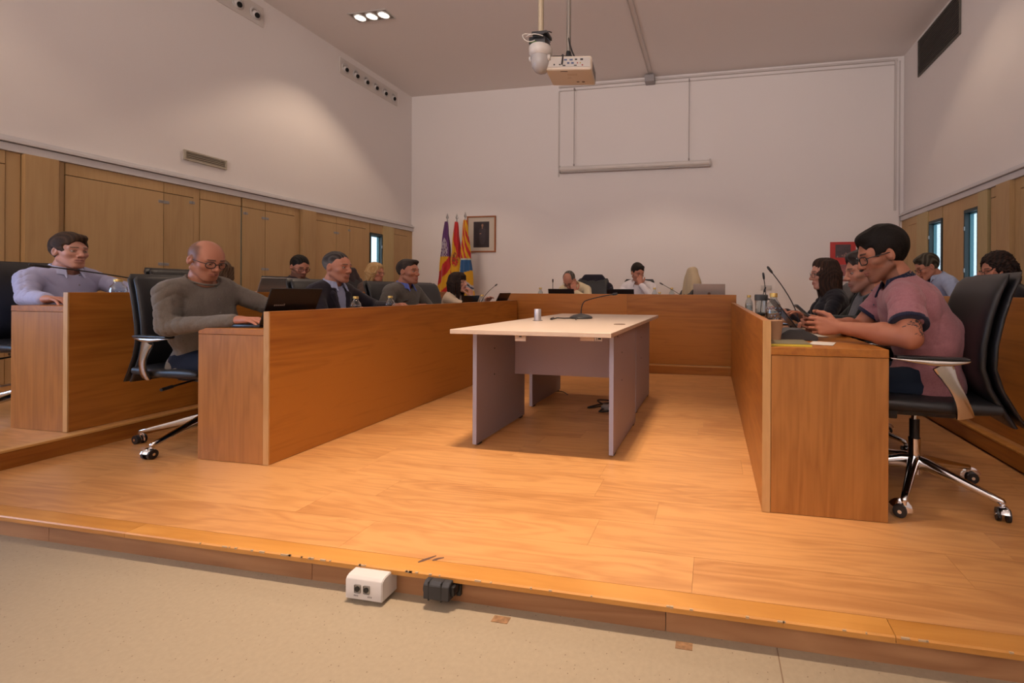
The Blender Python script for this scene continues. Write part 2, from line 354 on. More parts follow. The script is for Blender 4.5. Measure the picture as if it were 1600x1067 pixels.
obj('step_deck',B(XL,-3.645,4.2,YB,.088,.1),M_floor,s1,smooth=0)
obj('riser_board',B(-3.64,-3.622,1.40,5.17,0,.088),M_deskr if False else M_desk,s1,smooth=0)
obj('nosing_strip',B(-3.665,-3.615,1.40,5.17,.0885,.1015,bev=.003),M_edge_nose,s1,smooth=0)
s2=step('upper_platform_back',-3.64,XR,5.17,YB,0); obj('step_deck',B(-3.64,XR,5.18,YB,.088,.1),M_floor,s2,smooth=0)
obj('riser_board',B(-3.62,1.62,5.152,5.17,0,.088),M_deskx,s2,smooth=0); obj('nosing_strip',B(-3.62,1.62,5.147,5.2,.0885,.1015,bev=.003),M_edge_nose,s2,smooth=0)
s3=step('upper_platform_right',1.64,XR,1.40,5.17,0); obj('step_deck',B(1.645,XR,1.42,5.18,.088,.1),M_floor,s3,smooth=0)
obj('riser_board',B(1.622,1.64,1.40,5.17,0,.088),M_desk,s3,smooth=0); obj('nosing_strip',B(1.615,1.665,1.40,5.17,.0885,.1015,bev=.003),M_nose,s3,smooth=0)

# ============================================================ DESKS
def desk(name,label,px,sgn,y0,y1,zb,zt,zp,depth,long='y'):
    """px: outer face of the front panel; sgn: direction from panel towards the sitter"""
    t=thing(name,label,'desk',(px,(y0+y1)/2,zb),0,'long oak council desks')
    def X(a,b_): return sorted((px+sgn*a,px+sgn*b_))
    a,b_=X(0,.034); n=max(1,round((y1-y0)/3.4)); 
    for k in range(n):
        ya=y0+(y1-y0)*k/n; yb=y0+(y1-y0)*(k+1)/n
        obj('front_panel',B(a,b_,ya+(.006 if k==0 else .001),yb-.001,zb+.002,zp,bev=.0015,seg=1),M_desk,t,world=True,smooth=0)
    obj('edge_band',B(a,b_,y0,y0+.006,zb+.002,zp),M_edge,t,world=True,smooth=0)
    a,b_=X(.034,depth); obj('worktop',B(a,b_,y0,y1,zt-.034,zt,bev=.0015,seg=1),M_desk,t,world=True,smooth=0)
    a,b_=X(.036,depth); obj('end_panel',B(a,b_,y0+.001,y0+.03,zb+.002,zt-.036,bev=.001,seg=1),M_deskv,t,world=True,smooth=0)
    ng=max(1,round((y1-y0)/1.65))
    for k in range(1,ng):
        y=y0+(y1-y0)*k/ng; obj('divider_panel',B(a,b_,y-.015,y+.015,zb+.002,zt-.036),M_deskv,t,world=True,smooth=0)
    obj('end_panel',B(a,b_,y1-.03,y1-.001,zb+.002,zt-.036),M_deskv,t,world=True,smooth=0)
    return t
desk('council_desk','long oak desk left of the grey table with the black laptop on its near end',-2.339,-1,2.012,5.14,0,.733,.828,.47)
desk('council_desk','long oak desk with front panel at the right, cup and yellow notebook on it',.218,1,2.006,5.14,0,.713,.826,.50)
desk('council_desk','raised oak desk at far left, young man in pale blue shirt behind it',-3.716,-1,1.98,6.1,.1,.843,.924,.455)
desk('council_desk','dark oak desk behind the right-hand chair, near the right wall windows',1.70,1,1.98,5.6,.1,.813,.924,.48)
t=thing('council_desk','wide oak desk across the back, facing the camera behind the grey table','desk',(-1.13,5.4,.1),0,'long oak council desks')
obj('front_panel',B(-2.54,-.98,5.2,5.234,.102,.912,bev=.0015,seg=1),M_deskx,t,world=True,smooth=0)
obj('front_panel',B(-.978,.275,5.2,5.234,.102,.912,bev=.0015,seg=1),M_deskx,t,world=True,smooth=0)
obj('worktop',B(-2.54,.275,5.234,5.72,.75,.784,bev=.0015,seg=1),M_deskx,t,world=True,smooth=0)
for xx in (-2.54,-1.14,.245): obj('end_panel',B(xx,xx+.03,5.236,5.70,.102,.748),M_deskv,t,world=True,smooth=0)

# ============================================================ GREY TABLE
t=thing('grey_table','pale topped table with grey panel legs in the middle of the platform','table',(-1.0,3.3,0),math.radians(-1.0))
TL=Vector((-1.0,3.3,0))
def tb(name,m,*a,**k): 
    bm=B(*a,**k); bmesh.ops.translate(bm,vec=-TL,verts=bm.verts[:]); return obj(name,bm,m,t,smooth=0)
tb('tabletop',M_tabletop,-1.455,-.505,2.325,3.255,.70,.725,bev=.0015,seg=1)
tb('tabletop',M_tabletop,-1.455,-.505,3.257,4.19,.70,.725,bev=.0015,seg=1)
def legp(x,y0,y1):
    l=tb('leg_panel',M_tableleg,x-.0125,x+.0125,y0+.004,y1-.004,.012,.70); 
    bm=B(x-.0127,x+.0127,y0,y0+.004,.012,.70); bmesh.ops.translate(bm,vec=-TL,verts=bm.verts[:]); obj('edge_strip',bm,M_tablebl,l,smooth=0)
    for yy in (y0+.05,y1-.05):
        bm=B(x-.011,x+.011,yy-.02,yy+.02,0,.012); bmesh.ops.translate(bm,vec=-TL,verts=bm.verts[:]); obj('foot',bm,M_dark,l,smooth=0)
    for (yy,zz) in ((y0+.1,.68),(y0+.22,.57),(y0+.22,.4)):
        bm=bmesh.new(); tube(bm,[(x+.012,yy,zz),(x+.0145,yy,zz)],.005,8); bmesh.ops.translate(bm,vec=-TL,verts=bm.verts[:]); obj('bolt_head',bm,M_dark,l,smooth=0)
legp(-1.40,2.50,3.19); legp(-.545,2.50,3.19); legp(-1.44,3.42,4.08); legp(-.585,3.42,4.08)
M_modesty=mat('daylit_grey_melamine',(.43,.36,.43),.5)  # grey melamine made lighter to stand in for daylight from the front
tb('modesty_panel',M_modesty,-1.387,-.558,3.02,3.04,.35,.698)
tb('modesty_panel',M_modesty,-1.427,-.598,3.54,3.56,.35,.698)
tb('label_tag',M_tabletop,-1.07,-1.005,2.36,2.364,.665,.70); tb('label_tag',M_tabletop,-.70,-.62,2.40,2.404,.672,.70); tb('label_tag',M_white,-.615,-.575,2.40,2.404,.672,.70)
bm=bmesh.new(); box(bm,-.606,-.603,2.398,2.3995,.678,.694); box(bm,-.598,-.58,2.398,2.3995,.682,.690); bmesh.ops.translate(bm,vec=-TL,verts=bm.verts[:]); obj('tag_print',bm,M_black,t,smooth=0)
bm=bmesh.new(); box(bm,-1.045,-1.03,2.358,2.3595,.688,.694); bmesh.ops.translate(bm,vec=-TL,verts=bm.verts[:]); obj('tag_print',bm,M_black,t,smooth=0)
bm=bmesh.new(); tube(bm,[(-.60,2.95,.7255),(-.60,2.95,.728)],[.04,.038],24); bmesh.ops.scale(bm,vec=(1,1,1),verts=bm.verts[:]); bmesh.ops.translate(bm,vec=-TL,verts=bm.verts[:]); obj('cable_grommet',bm,mat('brown_grommet',(.16,.09,.05),.5),t)
# ============================================================ SURFACE-NET SCULPTING
def smin(a,b,k):
    h=np.maximum(k-np.abs(a-b),0)/k; return np.minimum(a,b)-h*h*k*.25
class Vol:
    def __init__(s,lo,hi,h):
        s.h=h; s.ax=[np.arange(lo[i],hi[i]+h,h,dtype=np.float32) for i in range(3)]
        s.D=np.full([len(a) for a in s.ax],.2,np.float32)
    def _sub(s,lo,hi,m):
        sl=[]
        for i in range(3):
            a=int(np.searchsorted(s.ax[i],lo[i]-m)); b=int(np.searchsorted(s.ax[i],hi[i]+m))
            if b-a<1: return None
            sl.append(slice(a,b))
        X=s.ax[0][sl[0]][:,None,None]; Y=s.ax[1][sl[1]][None,:,None]; Z=s.ax[2][sl[2]][None,None,:]
        return tuple(sl),X,Y,Z
    def put(s,f,lo,hi,k=.01,op='u'):
        q=s._sub(lo,hi,k+2*s.h+.004)
        if q is None: return
        sl,X,Y,Z=q; d=f(X,Y,Z)
        if op=='u': s.D[sl]=smin(s.D[sl],d,k)
        elif op=='s': s.D[sl]=-smin(-s.D[sl],d,k)
        elif op=='i': s.D[sl]=-smin(-s.D[sl],-d,k)
    def cap(s,a,b,ra,rb=None,k=.01,op='u'):
        rb=ra if rb is None else rb; a=np.array(a,np.float32); b=np.array(b,np.float32); r=max(ra,rb); ab=b-a; L=float(ab@ab)+1e-12
        def f(X,Y,Z):
            t=np.clip(((X-a[0])*ab[0]+(Y-a[1])*ab[1]+(Z-a[2])*ab[2])/L,0,1)
            return np.sqrt((X-a[0]-t*ab[0])**2+(Y-a[1]-t*ab[1])**2+(Z-a[2]-t*ab[2])**2)-(ra+(rb-ra)*t)
        s.put(f,np.minimum(a,b)-r,np.maximum(a,b)+r,k,op)
    def ell(s,c,r,k=.01,R=None,op='u'):
        """R rows: ellipsoid axes in volume space"""
        c=np.array(c,np.float32); r=np.array(r,np.float32); R=np.eye(3,dtype=np.float32) if R is None else np.array(R,np.float32); m=float(r.max())
        def f(X,Y,Z):
            x=X-c[0];y=Y-c[1];z=Z-c[2]
            u=(x*R[0,0]+y*R[0,1]+z*R[0,2]); v=(x*R[1,0]+y*R[1,1]+z*R[1,2]); w=(x*R[2,0]+y*R[2,1]+z*R[2,2])
            k0=np.sqrt((u/r[0])**2+(v/r[1])**2+(w/r[2])**2); k1=np.sqrt((u/r[0]**2)**2+(v/r[1]**2)**2+(w/r[2]**2)**2)+1e-9
            return k0*(k0-1)/k1
        s.put(f,c-m,c+m,k,op)
    def cut(s,n,d,k=.004):
        """keep n.p<d"""
        X=s.ax[0][:,None,None];Y=s.ax[1][None,:,None];Z=s.ax[2][None,None,:]
        s.D=-smin(-s.D,-(X*n[0]+Y*n[1]+Z*n[2]-d),k)
    def noise(s,amp,f):
        X=s.ax[0][:,None,None];Y=s.ax[1][None,:,None];Z=s.ax[2][None,None,:]
        s.D=s.D+amp*f(X,Y,Z)
    def mesh(s):
        D=s.D; I=D<0
        n=[q-1 for q in D.shape]
        cnt=np.zeros(n,np.int8)
        for i in (0,1):
            for j in (0,1):
                for k in (0,1): cnt+=I[i:n[0]+i,j:n[1]+j,k:n[2]+k]
        act=(cnt>0)&(cnt<8); idx=np.argwhere(act)
        if len(idx)==0: return np.zeros((0,3)),[]
        im=np.full(n,-1,np.int64); im[act]=np.arange(len(idx))
        V=np.zeros((len(idx),3)); Cn=np.zeros(len(idx))
        cs=[(i,j,k) for i in (0,1) for j in (0,1) for k in (0,1)]
        vals={c:D[idx[:,0]+c[0],idx[:,1]+c[1],idx[:,2]+c[2]] for c in cs}
        for a in cs:
            for ax in range(3):
                if a[ax]==0:
                    b=list(a); b[ax]=1; b=tuple(b); va,vb=vals[a],vals[b]; m=(va<0)!=(vb<0)
                    t=np.where(m,va/np.where(m,va-vb,1),0); P=np.tile(np.array(a,float),(len(idx),1)); P[:,ax]+=t
                    V+=P*m[:,None]; Cn+=m
        V=V/Cn[:,None]+idx
        P=np.stack([s.ax[i][0]+V[:,i]*s.h for i in range(3)],1)
        F=[]
        for ax in range(3):
            o=[0,1,2]; o.remove(ax); u,v=o
            sl0=[slice(1,-1)]*3; sl0[ax]=slice(0,-1); sl1=[slice(1,-1)]*3; sl1[ax]=slice(1,None)
            a=I[tuple(sl0)]; b=I[tuple(sl1)]
            e=np.argwhere(a!=b)
            if len(e)==0: continue
            fl=a[tuple(e.T)]
            base=e.copy(); base[:,u]+=1; base[:,v]+=1
            def g(du,dv):
                q=base.copy(); q[:,u]+=du; q[:,v]+=dv; return im[q[:,0],q[:,1],q[:,2]]
            q=np.stack([g(-1,-1),g(0,-1),g(0,0),g(-1,0)],1)
            if ax==1: fl=~fl
            q[~fl]=q[~fl][:,::-1]
            F.append(q)
        F=np.concatenate(F); F=F[(F>=0).all(1)]
        return P,F
def relax(P,F,n=1,lam=.5):
    if len(P)==0: return P
    E=np.concatenate([F[:,[0,1]],F[:,[1,2]],F[:,[2,3]],F[:,[3,0]]]); 
    for _ in range(n):
        S=np.zeros_like(P); c=np.zeros(len(P))
        for i in range(3): S[:,i]=np.bincount(E[:,0],P[E[:,1],i],len(P))+np.bincount(E[:,1],P[E[:,0],i],len(P))
        c=np.bincount(E[:,0],minlength=len(P))+np.bincount(E[:,1],minlength=len(P)); P=P*(1-lam)+lam*S/np.maximum(c,1)[:,None]
    return P
def npmesh(name,parts,m,parent=None,loc=None,label=None):
    """parts: list of (P,F,col Nx3); joined to one mesh"""
    Ps,Fs,Cs,o=[],[],[],0
    for P,F,c in parts:
        if len(P)==0: continue
        Ps.append(P); Fs.append(F+o); Cs.append(np.tile(c,(len(P),1)) if np.ndim(c)==1 else c); o+=len(P)
    P=np.concatenate(Ps);F=np.concatenate(Fs);Cc=np.concatenate(Cs)
    base=np.array(ROOTLOC(parent)) if parent is not None else np.array(loc)
    P=P-base
    me=bpy.data.meshes.new(name); me.vertices.add(len(P)); me.vertices.foreach_set('co',P.astype(np.float32).ravel())
    me.loops.add(F.size); me.loops.foreach_set('vertex_index',F.astype(np.int32).ravel())
    me.polygons.add(len(F)); me.polygons.foreach_set('loop_start',np.arange(0,F.size,4,dtype=np.int32)); me.polygons.foreach_set('loop_total',np.full(len(F),4,np.int32))
    me.update(calc_edges=True); me.validate()
    me.polygons.foreach_set('use_smooth',np.ones(len(me.polygons),bool))
    ca=me.color_attributes.new('Col','FLOAT_COLOR','POINT'); 
    if len(me.vertices)==len(Cc): ca.data.foreach_set('color',np.concatenate([Cc,np.ones((len(Cc),1))],1).astype(np.float32).ravel())
    me.materials.append(m)
    o_=bpy.data.objects.new(name,me); C.objects.link(o_)
    if parent is not None: o_.parent=parent
    else: o_.location=loc
    if label: o_['label']=label
    return o_

M_skin=vcmat('skin',.48,bump=.12,bscale=240,sss=.06,spec=.35,bdist=.001)
M_hair=vcmat('hair',.62,bump=.6,bscale=170,spec=.18,bdist=.003)
M_cloth=vcmat('cloth',.85,bump=.22,bscale=300,sheen=.15,spec=.2,bdist=.002)
M_denim=vcmat('trousers',.85,bump=.3,bscale=400,spec=.2,bdist=.002)
M_eye=vcmat('eyeball',.12,spec=.6)
M_lens=glassmat('spectacle_lens',(.96,.97,.97),.92)

def fold(amp_seed):
    r=random.Random(amp_seed); w=[(Vector((r.uniform(-1,1),r.uniform(-1,1),r.uniform(-.5,.5))).normalized()*fq,r.uniform(0,6),a) for fq,a in ((16,.5),(27,.5),(41,.35),(70,.16))]
    def f(X,Y,Z):
        s=0
        wx=.05*np.sin(9*Y+5*Z); wy=.05*np.sin(8*Z+6*X)
        for v,ph,a in w:
            s=s+a*.75*(1.6*(1-np.abs(np.sin((X+wx)*v.x+(Y+wy)*v.y+Z*v.z+ph)))**3-.45)
        return s
    return f
def hand_caps(w,d,n,side,curl=.35,sc=1.0,thumb=.3,spread=1.0):
    """w wrist, d finger direction, n palm normal, side +1 right hand / -1 left"""
    w=Vector(w); d=Vector(d).normalized(); n=Vector(n); n=(n-d*n.dot(d)).normalized(); t=d.cross(n)*side
    L=[]
    kn=[(.088,.031),(.092,.0105),(.087,-.011),(.078,-.030)]; seg=[(.044,.026,.021),(.049,.030,.022),(.045,.028,.021),(.035,.021,.019)]
    rr=[(.0098,.0085,.0075),(.0100,.0088,.0076),(.0095,.0083,.0074),(.0085,.0074,.0067)]
    for i,(l,s) in enumerate(kn):
        K=w+(d*l+t*s-n*.002)*sc
        L.append((w+(d*.012+t*s*.55)*sc,K,.0175*sc,.0125*sc,.012))
    L.append((w+(d*.03+t*.012)*sc+n*.006*sc,w+(d*.06+t*-.012+n*.006)*sc,.014*sc,.014*sc,.012))
    cu=curl if isinstance(curl,(list,tuple)) else [curl]*4
    for i,(l,s) in enumerate(kn):
        P=w+(d*l+t*s-n*.002)*sc; fan=t*(s*2.2*spread)
        a=0
        for j in range(3):
            a+=cu[i]*(.75,1.15,.8)[j]
            dd=(d+fan).normalized()*math.cos(a)+n*math.sin(a); Q=P+dd*seg[i][j]*sc
            L.append((P,Q,rr[i][j]*sc,rr[i][min(j+1,2)]*sc*.96,.0035 if j else .006)); P=Q
    P=w+(d*.018+t*.018+n*.004)*sc
    for j,(sl,ra) in enumerate(((.045,.0155),(.033,.0118),(.027,.0100))):
        a=thumb*(j+.4); dd=(d*(.55+.28*j)+t*(.75-.28*j)*(1-thumb*.3)+n*(.25+a*.5)).normalized(); Q=P+dd*sl*sc
        L.append((P,Q,ra*sc,ra*.84*sc,.006 if j==0 else .004)); P=Q
    return L
def ss(x,a,b): 
    t=np.clip((x-a)/(b-a),0,1); return t*t*(3-2*t)
def ik(S,T,l1,l2,pole):
    S,T=Vector(S),Vector(T); v=T-S; D=min(v.length,(l1+l2)*.999); d=v.normalized(); T=S+d*D
    a=(l1*l1-l2*l2+D*D)/(2*D); h=math.sqrt(max(l1*l1-a*a,0)); p=Vector(pole); p=(p-d*p.dot(d)).normalized()
    return S+d*a+p*h,T

def head_parts(sp,h):
    """build head in head-local space (face +Y), return dict of local meshes"""
    out={}; w=sp.get('wide',1.0); fem=sp.get('fem',0)
    V=Vol((-.125,-.135,-.235),(.125,.15,.15),h)
    V.ell((0,-.014,.036),(.0765*w,.098,.088),.01)
    V.ell((0,.022,.012),(.069*w,.075,.082),.02)
    V.ell((0,.035,-.030),(.057*w,.058,.075),.02)
    V.ell((0,.038,-.078),(.045*w,.047,.036),.018)
    cz=-.103 if not fem else -.098
    V.cap((-.010,.070,cz),(.010,.070,cz),.0150,.0150,.018)
    for s in (-1,1):
        V.cap((s*.058*w,-.004,-.052),(s*.022*w,.064,-.098),.017 if not fem else .013,.014,.02)
        V.ell((s*.043*w,.060,-.020),(.021,.021,.017),.018)
        V.cap((s*.012,.090,.023),(s*.045,.076,.026),.0105,.008,.012)
        V.ell((s*.0315,.099,.004),(.0195,.0165,.0125),.012,op='s')
    for s in (-1,1):  # lids over the eyeball
        lid=sp.get('lid',.0025)
        c=np.array((s*.0315,.0765,.004))
        def up(X,Y,Z,c=c,lid=lid): return np.maximum(np.sqrt((X-c[0])**2+(Y-c[1])**2+(Z-c[2])**2)-.0148,-(Z-c[2])+lid)
        def dn(X,Y,Z,c=c): return np.maximum(np.sqrt((X-c[0])**2+(Y-c[1])**2+(Z-c[2])**2)-.0145,(Z-c[2])+.0058)
        V.put(up,c-.016,c+.016,.003); V.put(dn,c-.016,c+.016,.003)
    V.cap((0,.090,.018),(0,.1085,-.022),.0085,.0100,.010)
    V.ell((0,.1105,-.029),(.0125,.0125,.0105),.008)
    for s in (-1,1):
        V.ell((s*.0135,.100,-.033),(.0085,.0105,.008),.006); V.ell((s*.008,.108,-.0405),(.0035,.005,.004),.003,op='s')
    V.ell((0,.080,-.064),(.028,.017,.020),.014)
    lw=.0245
    for s in (-1,1):
        V.cap((s*lw,.082,-.0630),(0,.0965,-.0605),.0030,.0048,.006); V.cap((s*lw*.9,.082,-.0660),(0,.0955,-.0710),.0030,.0056,.006)
    for s in (-1,1): V.cap((s*(lw+.001),.088,-.0645),(0,.1035,-.0657),.0016,.0018,.002,op='s')
    for s in (-1,1):
        Rm=Matrix.Rotation(s*.42,3,'Z')@Matrix.Rotation(-.12,3,'X'); R=[list(Rm.col[i]) for i in range(3)]
        V.ell((s*.0785*w,-.006,-.002),(.0085,.0185,.0315),.006,R=R); V.ell((s*.0885*w,.0,.003),(.0085,.0100,.019),.004,R=R,op='s')
    # neck
    nb=Vector(sp['_nb']); nr=sp.get('neck',.056)*(.86 if fem else 1)
    V.cap((0,-.022,-.045),tuple(nb*.55+Vector((0,-.022,-.045))*.45),nr*.94,nr,.022)
    V.cap(tuple(nb*.55+Vector((0,-.022,-.045))*.45),tuple(nb),nr,nr*1.12,.02)
    P,F=V.mesh(); 
    # colour
    x,y,z=P.T; sk=np.array(sp['skin']); col=np.tile(sk,(len(P),1))
    ax=np.abs(x)
    red=np.exp(-((ax-.042)**2+(z+.028)**2)/.0005)*(y>.03); tip=np.exp(-(x**2+(z+.03)**2)/.0003)*(y>.09)
    col=col*(1-(.10*red+.12*tip)[:,None])+np.array([.55,.16,.10])*(.10*red+.12*tip)[:,None]
    lip=np.exp(-((np.maximum(ax-.012,0))**2/.00012+(z+.0655)**2/.00008))*(y>.083)
    lc=np.array(sp.get('lips',(.36,.12,.09))); lip=np.clip(lip*1.25,0,.8)[:,None]; col=col*(1-lip)+lc*lip
    line=np.exp(-((z+.0652)**2)/.000003)*(ax<.0235)*(y>.083); col=col*(1-.55*line[:,None])
    hc=np.array(sp['hair'])
    brow=ss(z,.0235,.027)*(1-ss(z,.031+.1*(.03-ax).clip(-.02,.02),.0355))*ss(ax,.009,.014)*(1-ss(ax,.046,.052))*(y>.055)
    brow=np.clip(brow*sp.get('brow',.85),0,1)[:,None]; col=col*(1-brow)+hc*brow
    lash=np.exp(-((np.hypot(ax-.0315,(z-.004)*1.15)-.0135)**2)/.000004)*(y>.07)*.45; col=col*(1-lash[:,None])
    b=sp.get('beard',0)
    if b:
        m=np.maximum(ss(-z,.038+.25*np.maximum(.02-ax,0),.058),ss(-z,.0,.03)*ss(ax,.056,.064)*(y>-.01))*(y>-.02)*ss(z,-.128,-.112)
        mo=ss(-z,.042,.048)*(1-ss(-z,.058,.060))*(ax<.034)*(y>.08)
        m=np.clip(np.maximum(m,mo)*(1-lip[:,0]*.9),0,1)*b
        m=m*(.82+.18*np.sin(x*900)*np.sin(z*850)*np.sin(y*700)); bc=np.array(sp.get('beardcol',hc)); col=col*(1-m[:,None])+bc*m[:,None]
    if sp.get('shaved'):
        m=ss(z,-.035+.0,.0)*(1-ss(y,.022-.5*np.maximum(z-.05,0),.056-.5*np.maximum(z-.05,0)))*(1-ss(z-.9*np.maximum(-y-.02,0),.085,.105))*sp['shaved']*(ax<.0775*w+.01); m=m*(1-np.exp(-((y+.006)**2/.0003+(z+.0)**2/.0007))); col=col*(1-m[:,None])+hc*m[:,None]
    out['head']=(P,F,np.clip(col,0,1))
    # eyes
    P2=[]
    for s in (-1,1):
        c=np.array((s*.0315,.0765,.004)); n1,n2=12,16; vs=[];fs=[]
        th=np.linspace(0,PI,n1+1); ph=np.linspace(0,2*PI,n2,endpoint=False)
        T,Ph=np.meshgrid(th,ph,indexing='ij'); Q=np.stack([np.sin(T)*np.cos(Ph),np.cos(T),np.sin(T)*np.sin(Ph)],-1).reshape(-1,3)*.0133
        gz=sp.get('gaze',(0,0)); a=Matrix.Rotation(-gz[0],3,'Z')@Matrix.Rotation(gz[1],3,'X')
        col2=np.where((T.ravel()<.24)[:,None],np.array((.005,.005,.005)),np.where((T.ravel()<.52)[:,None],np.array(sp.get('iris',(.09,.045,.02))),np.array((.34,.29,.26))))
        Q=Q@np.array(a).T+c
        f=[[i*n2+j,(i+1)*n2+j,(i+1)*n2+(j+1)%n2,i*n2+(j+1)%n2] for i in range(n1) for j in range(n2)]
        P2.append((Q,np.array(f),col2))
    out['eyes']=P2
    # hair
    st=sp.get('style')
    if st and st!='bald':
        hh=h*.9; lo=(-.15,-.17,-.36) if st in('long','bob','curly') else (-.12,-.14,-.14); V=Vol(lo,(.15,.15,.19),hh)
        th=sp.get('vol',.012); 
        V.ell((0,-.018,.040),(.0775*w+th*.55,.100+th*.7,.088+th),.01)
        if st=='short':
            V.ell((0,.030,.082),(.052*w,.050+th*.3,.036+th*.55),.02); V.ell((-.012,.060,.098),(.046,.040,.024+th*.3),.016)
            V.ell((0,.100,-.040),(.084,.080,.095),.006,op='s')       # face
            V.ell((.004,.140,.026),(.064,.092,.062),.008,op='s')
            for s in (-1,1): V.ell((s*.066,.088,.030),(.022,.040,.040),.006,op='s')
            for s in (-1,1): V.ell((s*.088,.022,-.03),(.03,.034,.047),.005,op='s'); 
            for s in (-1,1): V.ell((s*.083*w,-.006,-.006),(.022,.021,.032),.004,op='s')
            V.cut((0,.35,-1),.030+.0,.006)
        elif st=='crop':
            V.ell((0,.118,-.02),(.082,.078,.105),.006,op='s'); V.ell((0,.135,.040),(.052,.078,.058),.008,op='s')
            for s in (-1,1): V.ell((s*.075,.095,.045),(.032,.045,.05),.006,op='s')
            for s in (-1,1): V.ell((s*.088,.022,-.03),(.03,.034,.05),.005,op='s'); V.ell((s*.083*w,-.006,-.006),(.022,.021,.034),.004,op='s')
            V.cut((0,.35,-1),.030,.006)
        elif st=='fringe':  # balding: hair at sides and back only
            V.ell((0,.06,.075),(.062,.115,.07),.006,op='s'); V.ell((0,.118,-.02),(.09,.09,.11),.006,op='s')
            for s in (-1,1): V.ell((s*.088,.022,-.03),(.03,.034,.05),.005,op='s'); V.ell((s*.083*w,-.006,-.006),(.022,.021,.034),.004,op='s')
            V.cut((0,.35,-1),.030,.006)
        elif st in ('long','bob','curly'):
            V.ell((0,.03,.08),(.06,.055,.05),.02)
            r=random.Random(sp.get('seed',3)); ln={'long':-.27,'bob':-.105,'curly':-.15}[st]
            N_=74 if st!='curly' else 70
            for i in range(N_):
                a=r.uniform(.52,2*PI-.52) if st!='bob' else r.uniform(.62,2*PI-.62); sx,sy=math.sin(a),math.cos(a)
                top=(sx*.060,sy*.070-.02,.09); mid=(sx*(.083+th*.6),sy*(.098+th*.4)-.02,.0); l=ln+r.uniform(-.02,.03)
                bot=(sx*(.085+th*.5)+r.uniform(-.01,.01),max(sy,-.9)*(.085)-.02+(0 if sy<0 else -.03),l)
                if st=='curly':
                    q=[Vector(top)*(1-t)+Vector(mid)*t for t in (0,.5,1)]+[Vector(mid)*(1-t)+Vector(bot)*t for t in (.33,.66,1)]
                    q=[p+Vector((r.uniform(-.014,.014),r.uniform(-.014,.014),r.uniform(-.01,.01))) for p in q]
                    for p0,p1 in zip(q,q[1:]): V.cap(p0,p1,.013,.012,.006)
                else:
                    V.cap(top,mid,.0145,.0135,.006); V.cap(mid,bot,.0135,.009,.006)
            if not sp.get('fringe') and not sp.get('cover'): V.ell((-.01,.135,.035),(.058,.075,.060),.010,op='s')
            if not sp.get('cover'): V.ell((0,.112,-.050),(.058 if st!='curly' else .05,.075,.112),.006,op='s')
            else:
                for i in range(22): xx=-.07+i*.0066; V.cap((xx*.9,.06,.09),(xx,.105,.0),.011,.010,.005); V.cap((xx,.105,.0),(xx*1.1,.10,-.20+.02*math.sin(i*3)),.010,.006,.004)
            if sp.get('fringe'):
                for i in range(16):
                    xx=-.055+i*.0073; V.cap((xx*.7,.05,.118),(xx,.098-abs(xx)*.5,.085),.009,.008,.005); V.cap((xx,.098-abs(xx)*.5,.085),(xx*1.05,.101-abs(xx)*.5,.034+.004*math.sin(i*2.1)),.008,.005,.004)
        fx=sp.get('hn',.0026)
        if st in ('long','bob'): V.noise(fx,lambda X,Y,Z:np.sin(np.arctan2(X,Y+.02)*30+1.6*np.sin(Z*22)+Z*12)*.6+.5*np.sin(np.arctan2(X,Y+.02)*67+2*np.sin(Z*31)))
        elif st=='curly': V.noise(.005,lambda X,Y,Z:np.sin(X*150+3*np.sin(Z*60))*np.sin(Y*140+2*np.sin(X*70))*np.sin(Z*150))
        else: V.noise(fx*.55,lambda X,Y,Z:np.sin(X*300+3*np.sin(Y*26)+2.5*np.sin(Z*23)+60*Z)*.4+.7*np.sin(X*105+3.5*np.sin(Y*22)+35*Z+1)+.3*np.sin(Y*90+2*np.sin(X*60)))
        P,F=V.mesh()
        if len(P):
            x,y,z=P.T; g=.5+.5*np.sin(x*260+5*np.sin(z*25)+4*np.sin(y*30)+50*z); c2=np.array(sp.get('hair2',tuple(np.array(sp['hair'])*1.6)))*.75; g=g**2
            col=np.array(sp['hair'])*(1-g[:,None])+c2*g[:,None]
            gr=sp.get('grey',0)
            if gr: m=np.clip(ss(-z,-.07,-.0)*gr,0,1)[:,None]; col=col*(1-m)+np.array((.20,.185,.17))*m
            out['hair']=(P,F,np.clip(col,0,1))
    return out
